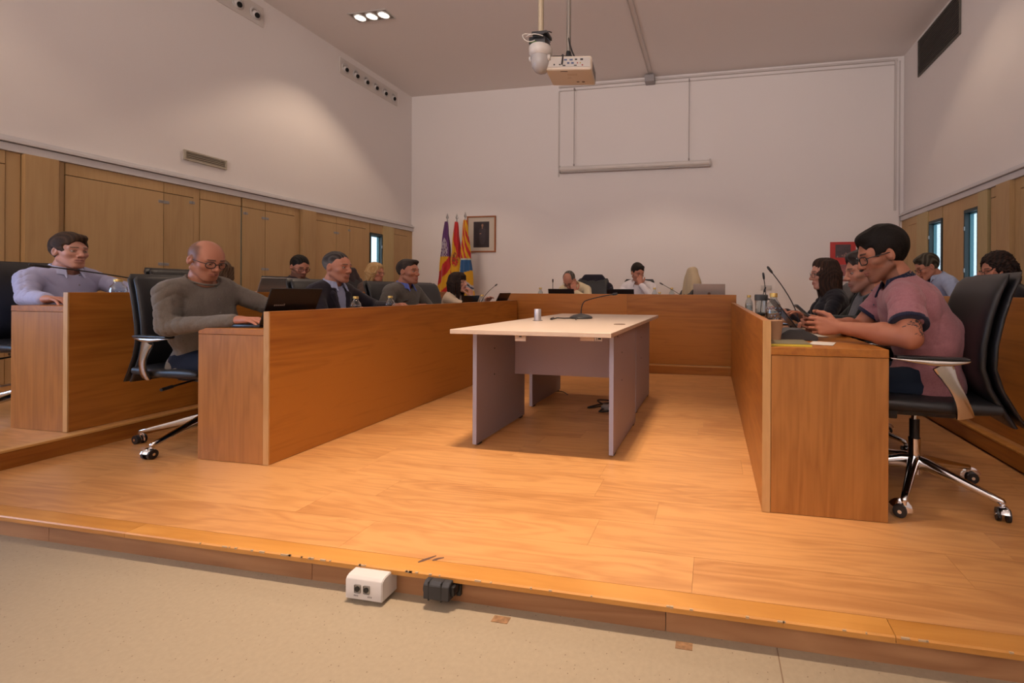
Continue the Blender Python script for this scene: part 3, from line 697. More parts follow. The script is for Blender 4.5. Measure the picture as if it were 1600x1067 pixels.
def glasses(sp,parent,M3,base):
    g=sp['glasses']; col=g.get('col',(.02,.012,.01)); m=mat('spectacle_frame_%d'%int(col[0]*1000),col,.3)
    rx,rz,th=g.get('rx',.0235),g.get('rz',.0195),g.get('t',.0021); z0=-.002
    bm=bmesh.new(); 
    def LT(p): return tuple(np.array(M3)@np.array(p)+base)
    pw=g.get('sq',2.2)
    for s in (-1,1):
        pts=[]
        for k in range(25):
            a=2*PI*k/24; ca,sa=math.cos(a),math.sin(a); px_=math.copysign(abs(ca)**(2/pw),ca)*rx; pz=math.copysign(abs(sa)**(2/pw),sa)*rz
            X=s*.0335+px_; pts.append(LT((X,.1065-abs(X)**2*4.2,z0+pz)))
        tube(bm,pts,th,6,cap=False)
        tube(bm,[LT((s*.057,.094,z0+.008)),LT((s*.070,.080,z0+.009)),LT((s*.0795,.02,.006)),LT((s*.081,-.008,.006)),LT((s*.081,-.024,-.016))],th*.9,6)
    tube(bm,[LT((-.0105,.1065,z0+.005)),LT((0,.110,z0+.008)),LT((.0105,.1065,z0+.005))],th,6)
    gl=obj('spectacles',bm,m,parent,world=True,smooth=60)
    for s in (-1,1):
        bm=bmesh.new(); c=bm.verts.new(LT((s*.0335,.1065-.0335**2*4.2,z0))); R=[]
        for k in range(20):
            a=2*PI*k/20; ca,sa=math.cos(a),math.sin(a); X=s*.0335+math.copysign(abs(ca)**(2/pw),ca)*rx; R.append(bm.verts.new(LT((X,.1065-abs(X)**2*4.2,z0+math.copysign(abs(sa)**(2/pw),sa)*rz))))
        for k in range(20): bm.faces.new((c,R[k],R[(k+1)%20]))
        obj('lens',bm,M_lens,gl,world=True,smooth=180)

def person(sp):
    """world-space seated figure"""
    th=math.radians(sp['face']); F=Vector((-math.sin(th),math.cos(th),0)); R=Vector((math.cos(th),math.sin(th),0)); U=Vector((0,0,1))
    near=sp.get('near',2); hh={0:.0022,1:.0030,2:.0042}[near]; hb={0:.0055,1:.0075,2:.011}[near]; hhand={0:.0028,1:.0036,2:.0045}[near]
    hs=sp.get('hs',1.0)
    zf=sp['zf']; pel=Vector((*sp['pel'],zf+sp.get('ph',.53))); H=Vector(sp['head'])
    hy,hp,hr=[math.radians(a) for a in sp.get('hrot',(0,0,0))]   # yaw added to face, pitch + = up, roll
    M3=(Matrix.Rotation(th+hy,3,'Z')@Matrix.Rotation(hp,3,'X')@Matrix.Rotation(hr,3,'Y'))*hs
    NB=H-F*.055*hs-U*.152*hs+Vector(sp.get('nbo',(0,0,0)))      # base of the neck
    sp['_nb']=tuple((M3.inverted()@(NB-H)))
    b=sp.get('build',1.0); sw=sp.get('sw',.175)*b
    base=Vector((pel.x,pel.y,zf))
    loc=tuple(base)
    hd=head_parts(sp,hh/hs)
    A=np.array(M3); Hn=np.array(H)
    def tw(q): P,Fc,c=q; return (P@A.T+Hn,Fc,c)
    # skeleton
    mid=pel.lerp(NB,.42)-F*sp.get('slump',.02); che=pel.lerp(NB,.74)-F*.012
    up=(NB-pel).normalized()
    tw_=math.radians(sp.get('twist',0)); Rs=Matrix.Rotation(tw_,3,'Z')@R
    shr=NB+Rs*sw-U*.040+Vector(sp.get('shr',(0,0,0))); shl=NB-Rs*sw-U*.040+Vector(sp.get('shl',(0,0,0)))
    skin=np.array(sp['skin'])
    parts=[tw(hd['head'])]
    arms=[]
    for side,sh,key in ((1,shr,'rh'),(-1,shl,'lh')):
        hdsp=sp[key]; T=Vector(hdsp['p'])
        pole=Vector(hdsp.get('pole',tuple(R*side*.6-U*.8-F*.1)))
        if 'elb' in hdsp: el=Vector(hdsp['elb']); wr=T
        else: el,wr=ik(sh,T,.285,.25,pole)
        arms.append((side,sh,el,wr,hdsp))
    bare=sp.get('bare',False)
    for side,sh,el,wr,hs_ in arms:
        d=Vector(hs_.get('d',tuple((wr-el).normalized()))); n=Vector(hs_.get('n',(0,0,-1)))
        caps=hand_caps(wr,d,n,side,hs_.get('curl',.3),hs_.get('sc',.97),hs_.get('thumb',.3),hs_.get('spread',1))
        pts=[c[0] for c in caps]+[c[1] for c in caps]+([sh,el] if bare else [wr.lerp(el,.45)])
        lo=[min(p[i] for p in pts)-.035-(.03 if bare else 0) for i in range(3)]; hi=[max(p[i] for p in pts)+.035+(.03 if bare else 0) for i in range(3)]
        V=Vol(lo,hi,hhand if not bare else hhand*1.15)
        if bare:
            V.cap(sh,el,.052*b,.042*b,.02); V.cap(el,el.lerp(wr,.35),.040*b,.044*b,.02); V.cap(el.lerp(wr,.35),wr,.043*b,.027,.02)
        else: V.cap(wr.lerp(el,.45),wr,.036,.026,.015)
        for (a,c,ra,rb,k) in caps: V.cap(a,c,ra,rb,k)
        P,Fc=V.mesh(); P=relax(P,Fc,1,.35)
        # knuckle/tattoo tint
        col=np.tile(skin*np.array((1.0,.93,.9)),(len(P),1))
        if hs_.get('tattoo') is not None:
            tcx=np.array(sh.lerp(el,.80)); q=P-tcx; e1=np.array((el-sh).normalized()); u=q@e1; v=q[:,0]*.6-q[:,2]*.8
            pat=(np.sin(u*150+6*np.sin(v*90))*np.sin(v*130+5*np.sin(u*110))>.12)&(np.abs(u)<.055)&(np.abs(v)<.036)&(P[:,1]<tcx[1]+.01)&(np.sin(u*61+2)+np.sin(v*75)>-.5)
            col[pat]=np.array((.035,.03,.035))
        parts.append((P,Fc,col))
    # hidden trunk, legs (coarse, continuous)
    kneer=pel+F*.42+R*.10+U*(-.03); kneel=pel+F*.42-R*.10+U*(-.03)
    if 'knee' in sp: kneer+=Vector(sp['knee']); kneel+=Vector(sp['knee'])
    ftr=Vector((kneer.x,kneer.y,zf+.07))+F*sp.get('fx',-.02); ftl=Vector((kneel.x,kneel.y,zf+.07))+F*sp.get('fx',-.02)
    pts=[pel,NB,kneer,kneel,ftr,ftl,shr,shl]; lo=[min(p[i] for p in pts)-.2 for i in range(3)]; hi=[max(p[i] for p in pts)+.2 for i in range(3)]; hi[2]=NB.z+.06; lo[2]=zf-.01
    Rm3=Matrix((R,F,U))
    RR=[list(R),list(F),list(U)]
    zax=up; yax=(F-zax*F.dot(zax)).normalized(); RT=[list(R),list(yax),list(zax)]
    def torso(V,e,k=.05,be=0):
        V.ell(pel-U*.0,(.165*b+e,.125*b+e,.105+e),k,RT); V.ell(mid+F*.02*sp.get('belly',1),(.148*b+e,(.110+.02*sp.get('belly',1))*b+e,.155+e),k,RT)
        V.ell(che,(.162*b+e,.112*b+e,.15+e),k,RT)
        V.cap(shr-Rs*.035-U*.006,shl+Rs*.035-U*.006,.050*b+e,None,k*.8); V.cap(NB+U*.015,shr-Rs*.05+U*.015,.036*b+e,.036*b+e,k*.8); V.cap(NB+U*.015,shl+Rs*.05+U*.015,.036*b+e,.036*b+e,k*.8)
        if sp.get('fem'): 
            for s in (-1,1): V.ell(che+F*.09+R*s*.07-U*.03,(.065+e,.05+e,.06+e),.03,RT)
    V=Vol(lo,hi,.016); torso(V,-.012)
    def legs(V,e):
        for kn,ft,s in ((kneer,ftr,1),(kneel,ftl,-1)):
            hipj=pel+R*s*.085-U*.03; V.cap(hipj,kn,.083*b+e,.060+e,.03); V.cap(kn,ft,.058+e,.042+e,.02)
    legs(V,-.012); parts.append((*V.mesh(),skin))
    root=npmesh('person',parts,M_skin,None,loc=loc); tag(root,sp['label'],'person')
    for q in hd['eyes']: npmesh('eye',[tw(q)],M_eye,root)
    if 'hair' in hd and sp.get('style')!='bald': npmesh('hair',[tw(hd['hair'])],M_hair,root)
    if 'glasses' in sp: glasses(sp,root,A,Hn)
    # trousers and shoes
    V=Vol(lo,hi,hb*1.3); V.ell(pel-U*.01,(.172*b,.135*b,.11),.03,RT); legs(V,.012); V.cut((0,0,-1),-(zf+.06)); V.noise(.004,fold(11)); npmesh('trousers',[(*V.mesh(),np.array(sp.get('trouser',(.02,.03,.06))))],M_denim,root)
    for ft in (ftr,ftl):
        V=Vol([ft.x-.2,ft.y-.2,zf-.01],[ft.x+.2,ft.y+.2,zf+.16],.009); V.cap(ft-U*.02-F*.02,ft+F*.14-U*.035,.042,.036,.02); V.cap(ft,ft+U*.02,.046,.044,.02); V.cut((0,0,-1),-(zf+.003),.003)
        P,Fc=V.mesh(); cl=np.tile(np.array(sp.get('shoe',(.05,.03,.025))),(len(P),1)); cl[P[:,2]<zf+.028]=np.array(sp.get('sole',(.25,.24,.22))); npmesh('shoe',[(P,Fc,cl)],M_cloth,root)
    # upper garment
    top=sp['top']; e=top.get('e',.010); col=np.array(top['col']); kind=top.get('kind','sweater')
    pts=[pel-U*.14,NB+U*.07,shr,shl]+[a[2] for a in arms]+[a[3] for a in arms]
    lo=[min(p[i] for p in pts)-.10 for i in range(3)]; hi=[max(p[i] for p in pts)+.10 for i in range(3)]
    for i,ax in ((0,R),(1,F)):
        lo[i]=min(lo[i],pel[i]-.23); hi[i]=max(hi[i],pel[i]+.23)
    def garment(e,sl,seed,fa,h_):
        V=Vol(lo,hi,h_); torso(V,e); V.ell(pel-U*.05,(.168*b+e,.132*b+e,.13),.05,RT)
        for side,sh,el,wr,hs_ in arms:
            if sl>=1:
                V.cap(sh-U*.008,el,.047*b+e*.7,.038*b+e*.8,.025); V.cap(el,el.lerp(wr,.9),.038*b+e*.8,.027+e*.8,.02)
            else:
                n=(el-sh).normalized(); q=sh.lerp(el,sl)+n*.055; qa=np.array(q,np.float32); na=np.array(n,np.float32); sa=np.array(sh,np.float32); Ls=float((q-sh).length); rs=.0535*b+e
                def slv(X,Y,Z):
                    x=X-sa[0];y=Y-sa[1];z=Z-sa[2]; u=x*na[0]+y*na[1]+z*na[2]; uc=np.clip(u,0,None); r=np.sqrt(np.maximum(x*x+y*y+z*z-u*u,0)+np.minimum(u,0)**2)
                    return np.maximum(r-rs-.002*np.sin(9*u/Ls),u-Ls)
                V.put(slv,np.minimum(sa,qa)-rs,np.maximum(sa,qa)+rs,.03)
        V.noise(fa,fold(seed))
        for side,sh,el,wr,hs_ in arms:   # compression creases around the elbow and armpit
            for (a_,b2_,c_,w_) in ((el,sh,.0,.11),(el,wr,.0,.12),(sh,el,.02,.09)):
                dx=np.array((b2_-a_).normalized(),np.float32); o_=np.array(a_,np.float32); ph=seed*1.7+side+w_*50
                def cr(X,Y,Z,dx=dx,o_=o_,w_=w_,ph=ph):
                    x=X-o_[0];y=Y-o_[1];z=Z-o_[2]; u=x*dx[0]+y*dx[1]+z*dx[2]; r2=x*x+y*y+z*z-u*u
                    return (1.7*(1-np.abs(np.sin(u*62+ph+9*z+6*x+1.2*np.sin(y*26+x*22))))**3-.4)*np.exp(-((u-.03)/w_)**2-r2/.008)
                V.noise(fa*.75,cr)
        V.cap(NB+(H-NB).normalized()*.050+F*.010,H-U*.02,sp.get('neck',.056)*1.22*(.9 if sp.get('fem') else 1)+.012,.09,.008,op='s')
        V.cut(tuple(-U),-(pel.z-sp.get('hem',.09)))
        return V
    sl=top.get('sleeve',1); V=garment(e,sl,sp.get('seed',1),top.get('fold',.0045),hb)
    if kind=='jacket':
        o1=NB+F*.115-U*.02; o2=pel+F*.2+U*.10   # open V front
        w0=top.get('open',.055)
        for t in np.linspace(0,1,9): 
            p=o1.lerp(o2,float(t)); V.ell(p+F*.02,(w0*(1-t*.75),.085,.06),.006,RT,op='s')
    P,Fc=V.mesh(); P=relax(P,Fc,1,.3)
    cc=np.tile(col,(len(P),1))
    if top.get('heather'): cc=cc*(1+.05*rng.standard_normal((len(P),1)))
    if top.get('stripe') is not None:
        q=(P-np.array(NB)); a=q@np.array(Rs); cc=np.where((np.sin(a*260)>.55)[:,None],np.array(top['stripe']),cc)
    npmesh(top.get('name','sweater'),[(P,Fc,np.clip(cc,0,1))],M_cloth,root,label=top.get('label'))
    if kind=='jacket' and 'inner' in top:
        V=Vol(lo,hi,hb); torso(V,e-.007); V.noise(.003,fold(5)); V.cap(NB+(H-NB).normalized()*.055,H-U*.02,.07,.09,.008,op='s'); V.cut(tuple(-U),-(pel.z-.02)); npmesh('shirt',[(*V.mesh(),np.array(top['inner']))],M_cloth,root)
        for side,sh,el,wr,hs_ in arms: pass
    if kind=='jacket':  # lapels
        for s in (-1,1):
            h2=hb*.6; a0=NB+Rs*s*.062-F*.02+U*.045; a1=NB+Rs*s*.075+F*.085-U*.06; a2=che+F*.150*b+Rs*s*.035-U*.10
            pts3=[a0,a1,a2]; V=Vol([min(p[i] for p in pts3)-.06 for i in range(3)],[max(p[i] for p in pts3)+.06 for i in range(3)],h2)
            V.cap(a0,a1,.014,.019,.01); V.cap(a1,a2,.019,.008,.01); npmesh('lapel',[(*V.mesh(),np.clip(col*1.15,0,1))],M_cloth,root)
    # collars, cuffs, hems
    if 'collar' in top:
        cc=np.array(top['collar']); ncr=sp.get('neck',.056)*(.9 if sp.get('fem') else 1)+.012; ax=(H-NB).normalized(); h2=hb*.55
        c0=NB+U*.035; V=Vol([c0[i]-.14 for i in range(3)],[c0[i]+.14 for i in range(3)],h2)
        if top.get('ctype','shirt')=='shirt':
            n_=18; fr_=[]
            for k in range(n_+1):
                a=-2.62+5.24*k/n_   # open at the front
                dirv=-F*math.cos(a)+Rs*math.sin(a); t_=abs(a)/2.62
                rt=ncr+.002; hi_=NB+ax*(.075-.040*t_+top.get('cup',0)*(1-t_))+dirv*rt; lo_=NB+ax*(.032-.045*t_-top.get('cdrop',0))+dirv*(rt+.018+.010*t_+top.get('cdrop',0)*.8)+F*.012*t_
                fr_.append((hi_,lo_))
            for (h0,l0),(h1,l1) in zip(fr_,fr_[1:]):
                V.cap(h0,h1,.0045,.0045,.004)
                for t in (.14,.28,.42,.56,.7,.84,1.0): V.cap(h0.lerp(l0,t),h1.lerp(l1,t),.0052,.0052,.006)
            for (h0,l0),s in ((fr_[0],-1),(fr_[-1],1)):
                tip=l0+F*.030-ax*.030+Rs*(-math.copysign(.0,s)); 
                for t in (0,.25,.5,.75,1): V.cap(h0.lerp(l0,t),tip.lerp(l0,.15+.4*t),.0050,.0040,.004)
        else:
            n_=20
            for k in range(n_):
                a=2*PI*k/n_; a2=2*PI*(k+1)/n_; g=lambda q:NB+ax*(.028-.034*math.cos(q))*1+(F*math.cos(q)*1.12+Rs*math.sin(q))*(ncr+.008)+F*.008
                V.cap(g(a),g(a2),.0058,.0058,.004)
        P,Fc=V.mesh(); npmesh('collar',[(P,Fc,cc)],M_cloth,root,label=top.get('clabel'))
    if 'band' in top:
        for side,sh,el,wr,hs_ in arms:
            n=(el-sh).normalized(); q=sh.lerp(el,sl)+n*.050; V=Vol([q[i]-.11 for i in range(3)],[q[i]+.11 for i in range(3)],hb*.6)
            s_,t_,_=frame_of(n)
            qa=np.array(q,np.float32); na=np.array(n,np.float32); rs=.0535*b+e+.0055
            def bd(X,Y,Z):
                x=X-qa[0];y=Y-qa[1];z=Z-qa[2]; u=x*na[0]+y*na[1]+z*na[2]; r=np.sqrt(np.maximum(x*x+y*y+z*z-u*u,0)); return np.maximum(r-rs,np.abs(u)-.0095)
            V.put(bd,qa-.09,qa+.09,.004)
            npmesh('sleeve_band',[(*V.mesh(),np.array(top['band']))],M_cloth,root,label='navy sleeve band')
    if 'buttons' in top:
        bm=bmesh.new()
        for t in (.04,.20,.38,.56):
            p=NB.lerp(pel,t)+F*(.118*b+e+.012*math.sin(t*3)); tube(bm,[p-F*.002,p+F*.003],.0036,10)
        obj('button',bm,mat('button_%s'%top['buttons'],(.05,.05,.07) if top['buttons']=='navy' else (.22,.21,.20),.4),root,world=True)
    return root,dict(NB=NB,F=F,R=R,arms=arms)
# ============================================================ CHAIRS
def make_chair():
    t=thing('office_chair','x','office chair')
    # seat cushion (waterfall front)
    bm=bmesh.new(); prof=[]
    sec=[(-.25,.425,.49),(-.15,.418,.492),(0,.415,.488),(.14,.415,.492),(.21,.418,.488),(.24,.43,.475),(.25,.445,.46)]
    def slab(bm,sec,wf,nx=10,rnd=.02):
        rows=[]
        for (y,z0,z1) in sec:
            w=wf(y); ring=[]
            zm=(z0+z1)/2; hh=(z1-z0)/2
            for k in range(28):
                a=2*PI*k/28; ca,sa=math.cos(a),math.sin(a); p=5
                ring.append(bm.verts.new((math.copysign(abs(ca)**(2/p),ca)*w,y,zm+math.copysign(abs(sa)**(2/3.2),sa)*hh)))
            rows.append(ring)
        for a,b in zip(rows,rows[1:]):
            for k in range(28): bm.faces.new((a[k],a[(k+1)%28],b[(k+1)%28],b[k]))
        bm.faces.new(rows[0][::-1]); bm.faces.new(rows[-1])
    slab(bm,sec,lambda y:.25-.02*max(0,y/.25)**2); obj('seat',bm,M_leather,t,smooth=50)
    # backrest: cushion shell following an S profile; rear shell behind it
    P=[(.385,-.315),(.45,-.272),(.54,-.222),(.63,-.195),(.73,-.200),(.84,-.222),(.94,-.250),(1.0,-.275),(1.03,-.294)]
    def back(bm,off,th,wk,top=0):
        rows=[]
        for i,(z,y) in enumerate(P):
            w=.235+.012*math.sin(PI*i/8)-wk; w-= .02 if i==len(P)-1 else 0
            tt=th*(.45 if i==len(P)-1 else .75 if i==0 else 1)
            ring=[]
            for k in range(28):
                a=2*PI*k/28; ca,sa=math.cos(a),math.sin(a)
                xx=math.copysign(abs(ca)**(2/5),ca)*w; ring.append(bm.verts.new((xx,y+off-.0+math.copysign(abs(sa)**(2/2.6),sa)*tt/2+.10*xx*xx*4*.5,z+(top if i==len(P)-1 else 0))))
            rows.append(ring)
        for a,b in zip(rows,rows[1:]):
            for k in range(28): bm.faces.new((a[k],a[(k+1)%28],b[(k+1)%28],b[k]))
        bm.faces.new(rows[0][::-1]); bm.faces.new(rows[-1])
    bm=bmesh.new(); back(bm,0,.050,.008); br=obj('backrest',bm,M_leather,t,smooth=55)
    bm=bmesh.new(); back(bm,-.042,.034,0,.008); obj('back_shell',bm,M_leather,br,smooth=55)
    # arms
    for s in (-1,1):
        bm=bmesh.new()
        path=arc((s*.250,-.115,.425),(s*.292,-.095,.50),(s*.297,-.045,.585),8)+arc((s*.297,-.045,.585),(s*.298,-.025,.63),(s*.298,-.012,.648),5)[1:]
        rads=[(.013,.036),(.013,.033),(.012,.030),(.011,.027),(.011,.025),(.011,.024),(.011,.024),(.011,.025),(.011,.028),(.012,.031),(.012,.035)]+[(.012,.038)]*(len(path)-11)
        # flattened bar: width along the chair's depth
        rings=[]
        for i,p in enumerate(path):
            d=(Vector(path[min(i+1,len(path)-1)])-Vector(path[max(i-1,0)])).normalized(); n=Vector((s,0,0)); n=(n-d*n.dot(d)).normalized(); w=d.cross(n)
            ra,rb=rads[i]; q=[]
            for k in range(12):
                a=2*PI*k/12; ca,sa=math.cos(a),math.sin(a); q.append(bm.verts.new(Vector(p)+n*math.copysign(abs(ca)**.6,ca)*ra+w*math.copysign(abs(sa)**.7,sa)*rb))
            rings.append(q)
        for a,b in zip(rings,rings[1:]):
            for k in range(12): bm.faces.new((a[k],a[(k+1)%12],b[(k+1)%12],b[k]))
        bm.faces.new(rings[0][::-1]); bm.faces.new(rings[-1])
        slabs=[]
        for (y,w,z0,z1) in ((-.115,.010,.664,.669),(-.10,.021,.658,.670),(-.04,.024,.644,.670),(.02,.025,.642,.670),(.10,.024,.654,.670),(.16,.018,.663,.670),(.178,.010,.666,.669)):
            slabs.append([bm.verts.new((s*.298+math.copysign(abs(math.cos(a))**.5,math.cos(a))*w,y,(z0+z1)/2+math.copysign(abs(math.sin(a))**.6,math.sin(a))*(z1-z0)/2)) for a in [2*PI*k/12 for k in range(12)]])
        for a,b in zip(slabs,slabs[1:]):
            for k in range(12): bm.faces.new((a[k],a[(k+1)%12],b[(k+1)%12],b[k]))
        bm.faces.new(slabs[0][::-1]); bm.faces.new(slabs[-1])
        ar=obj('armrest',bm,M_alu,t,smooth=50,label='polished aluminium armrest')
        bm=bmesh.new(); box(bm,s*.298-.024,s*.298+.024,-.108,.160,.669,.681,.005); obj('arm_pad',bm,M_black,ar)
    # mechanism, column, star base, castors
    bm=bmesh.new(); box(bm,-.09,.09,-.14,.12,.375,.418,.01); tube(bm,[(.09,.02,.39),(.24,.05,.375)],.006,8); tube(bm,[(.22,.047,.377),(.28,.06,.37)],.010,8); box(bm,-.11,-.05,.10,.20,.36,.40,.008); obj('tilt_mechanism',bm,M_black,t)
    bm=bmesh.new(); tube(bm,[(0,0,.22),(0,0,.38)],.014,16); tube(bm,[(0,0,.09),(0,0,.25)],.026,20); obj('gas_column',bm,M_chrome,t)
    bm=bmesh.new(); tube(bm,[(0,0,.25),(0,0,.34)],.022,16); obj('column_sleeve',bm,M_black,t)
    for k in range(5):
        a=2*PI*k/5+PI/2-.07; d=Vector((math.cos(a),math.sin(a),0)); bm=bmesh.new(); n=d.cross(Vector((0,0,1)))
        rows=[]
        for (r,z,w,h) in ((.022,.135,.026,.034),(.06,.135,.024,.030),(.17,.112,.019,.020),(.30,.084,.015,.013),(.345,.074,.013,.012),(.352,.070,.008,.008)):
            c=d*r+Vector((0,0,z)); rows.append([bm.verts.new(c+n*w*math.copysign(abs(math.cos(q))**.6,math.cos(q))+Vector((0,0,1))*h*math.copysign(abs(math.sin(q))**.6,math.sin(q))) for q in [2*PI*j/12 for j in range(12)]])
        for x,y in zip(rows,rows[1:]):
            for j in range(12): bm.faces.new((x[j],x[(j+1)%12],y[(j+1)%12],y[j]))
        bm.faces.new(rows[0][::-1]); bm.faces.new(rows[-1]); tube(bm,[d*.34+Vector((0,0,.075)),d*.34+Vector((0,0,.052))],.010,10)
        lg=obj('base_leg',bm,M_chrome,t,smooth=50)
        sw=a+1.1+k*.5; e=Vector((math.cos(sw),math.sin(sw),0)); m_=e.cross(Vector((0,0,1))); c=d*.34+e*-.014+Vector((0,0,.027)); bm=bmesh.new()
        for s in (-1,1): tube(bm,[c+m_*s*.010,c+m_*s*.024],[.027,.026],20)
        cs=obj('castor',bm,M_black,lg)
        bm=bmesh.new(); pts=[c+e*(.031*math.cos(q))+Vector((0,0,.031*math.sin(q))) for q in np.linspace(-.2,PI*.9,9)]
        tube(bm,pts,[(.017,.0035)]*9,8); tube(bm,[c-m_*.027,c+m_*.027],.008,10)
        # hood is third level already: merge with castor object as second material
        me2=finish(bm,'castor_hood',M_chrome,50); bm2=bmesh.new(); bm2.from_mesh(cs.data); nf=len(bm2.faces); bm2.from_mesh(me2)
        bm2.faces.ensure_lookup_table()
        for i in range(nf,len(bm2.faces)): bm2.faces[i].material_index=1
        bm2.to_mesh(cs.data); bm2.free(); cs.data.materials.append(M_chrome)
    # hub
    bm=bmesh.new(); tube(bm,[(0,0,.085),(0,0,.165)],[.038,.034],20); obj('base_hub',bm,M_chrome,t)
    return t
proto=make_chair(); first=[True]
def chair(x,y,z,face,label):
    if first[0]: c=proto; first[0]=False
    else: c=copy_tree(proto)
    c.location=(x,y,z); c.rotation_euler=(0,0,math.radians(face)); c['label']=label; c['group']='black leather swivel chairs'
    return c
chair(-3.13,2.31,0,-94,'black leather swivel chair of the man in grey sweater, chrome arm toward the camera')
chair(.965,2.38,0,84,'large black swivel chair in the right foreground under the man in pink polo')
chair(-3.09,3.30,0,-90,'black swivel chair behind the man in dark suit jacket')
chair(-3.10,4.13,0,-92,'black swivel chair behind the man in grey jumper with blue collar')
chair(-3.13,4.88,0,-88,'black swivel chair behind the dark haired woman in cream jacket')
chair(-4.66,2.35,.1,-92,'black swivel chair at the far left edge, blue light on its side')
chair(-4.72,3.42,.1,-82,'black chair whose curved top shows behind the grey sweater man')
chair(-4.72,4.47,.1,-90,'black swivel chair behind the bearded man in glasses, left wall').scale=(1,1,.965)
chair(-4.74,5.46,.1,-90,'black swivel chair behind the blond woman')
chair(.86,3.10,0,90,'black swivel chair of the grey bearded man, hidden behind the polo man')
chair(.86,3.95,0,90,'black swivel chair of the long haired woman in black')
chair(2.42,5.0,.1,90,'black swivel chair of the man in blue shirt by the right windows')
chair(2.46,4.05,.1,90,'black swivel chair of the curly haired woman by the right wall')
chair(-1.75,6.22,.1,180,'black swivel chair under the dark jacket behind the back desk')
chair(-1.13,6.72,.1,180,'tall black swivel chair behind the man in white shirt')
chair(-.57,6.22,.1,115,'swivel chair under the beige coat, right end of the back desk').scale=(1,1,.86)
chair(2.52,3.25,.1,100,'empty black chair at the right edge beside the curly haired woman')

# garments on chairs
def draped(name,label,cat,x,y,z0,z1,w,d,face,col,seed,sh=.03):
    th=math.radians(face); F=Vector((-math.sin(th),math.cos(th),0)); R=Vector((math.cos(th),math.sin(th),0)); c=Vector((x,y,0))
    V=Vol([x-w-.12,y-w-.12,z0-.02],[x+w+.12,y+w+.12,z1+.08],.010)
    for t in np.linspace(0,1,9):
        z=z1*(1-t)+z0*t; ww=w*(sh/.03*.5+.5*min(1,t*3+.35)) if t<.25 else w
        V.cap(c-R*ww+Vector((0,0,z)),c+R*ww+Vector((0,0,z)),d*(.55+.45*min(1,t*2)),None,.05)
    V.noise(.007,lambda X,Y,Z:np.sin((X*R.x+Y*R.y)*48+1.5*np.sin(Z*9+seed))*(.7)*np.clip((z1+.02-Z)*12,0,1))
    P,Fc=V.mesh(); o=npmesh(name,[(P,Fc,np.array(col))],M_cloth,None,loc=(x,y,z0)); return tag(o,label,cat)
draped('jacket','dark jacket hung over the chair behind the back desk','jacket',-1.75,6.53,.62,1.15,.225,.085,180,(.016,.013,.022),2,.02)
draped('coat','beige coat draped over the last chair behind the back desk','coat',-.27,6.36,.62,1.235,.10,.105,115,(.50,.39,.25),5,.02)
draped('jacket','patterned dark jacket hung between the suited man and the blond woman','jacket',-5.04,5.50,.60,1.22,.14,.08,-90,(.05,.032,.035),7,.02)
draped('jacket','black coat over the chair beside the woman in cream jacket','coat',-3.52,4.86,.52,.985,.20,.045,-90,(.014,.012,.012),3,.02)

# ============================================================ PEOPLE
SK=(.47,.205,.130); SKd=(.40,.165,.098); SKl=(.54,.275,.20)
DK=(.007,.005,.004); BR=(.045,.025,.014)
P_={}
person(dict(label='bald man in grey long-sleeved sweater and round glasses typing on black laptop',face=-94,near=0,pel=(-3.10,2.27),zf=0,head=(-2.965,2.165,1.118),hrot=(-1,-19,0),hs=.93,wide=1.06,
  skin=SK,hair=(.055,.03,.02),shaved=.72,style=None,brow=.9,beard=.28,beardcol=(.16,.09,.06),lid=.0015,gaze=(0,-.25),build=1.02,sw=.162,neck=.056,
  glasses=dict(rx=.0235,rz=.0205,t=.0023,col=(.015,.01,.012)),iris=(.03,.02,.012),
  top=dict(col=(.155,.135,.115),kind='sweater',collar=(.14,.12,.10),ctype='crew',clabel='ribbed crew neck',e=.013,fold=.0062,buttons='grey',heather=1,label='grey button-neck sweater'),seed=4,
  trouser=(.008,.012,.026),
  rh=dict(p=(-2.625,2.085,.772),elb=(-2.985,1.985,.735),d=(1,.10,.02),n=(0,.1,-1),curl=(.32,.30,.34,.28),thumb=.2),
  lh=dict(p=(-2.62,2.36,.78),elb=(-2.86,2.50,.82),d=(.95,-.25,0),n=(0,0,-1),curl=.35)))
person(dict(label='dark haired man in pink polo with navy collar looking at his phone',face=88,near=0,pel=(1.02,2.42),zf=0,head=(.835,2.435,1.135),hrot=(4,-17,0),hs=1.04,
  skin=SKd,hair=DK,hair2=(.012,.009,.007),style='short',vol=.021,beard=.58,beardcol=(.075,.038,.024),lid=.0,gaze=(0,-.35),build=1.10,sw=.176,neck=.058,slump=.075,nbo=(.04,0,.0),
  glasses=dict(rx=.026,rz=.0185,t=.0028,sq=3,col=(.012,.012,.016)),brow=.95,
  top=dict(name='polo_shirt',cdrop=.022,cup=.03,col=(.33,.145,.165),kind='polo',sleeve=.40,collar=(.012,.014,.035),band=(.014,.016,.04),clabel='navy polo collar',e=.014,fold=.0065,buttons='navy',heather=1,label='heather pink polo shirt'),seed=9,bare=True,
  trouser=(.010,.018,.036),shoe=(.05,.025,.02),sole=(.3,.29,.26),hem=.13,shl=(-.065,-.02,-.02),
  lh=dict(p=(.60,2.29,.782),elb=(.83,2.09,.757),d=(-1,.22,.05),n=(.15,.9,-.1),curl=(.75,.8,.85,.9),thumb=.35,tattoo=1,sc=1.05),
  rh=dict(p=(.585,2.475,.785),elb=(.80,2.66,.75),d=(-1,-.25,.05),n=(-.1,-.9,-.1),curl=(.75,.8,.85,.9),thumb=.35,sc=1.05),knee=(-.02,0,0),fx=-.02))
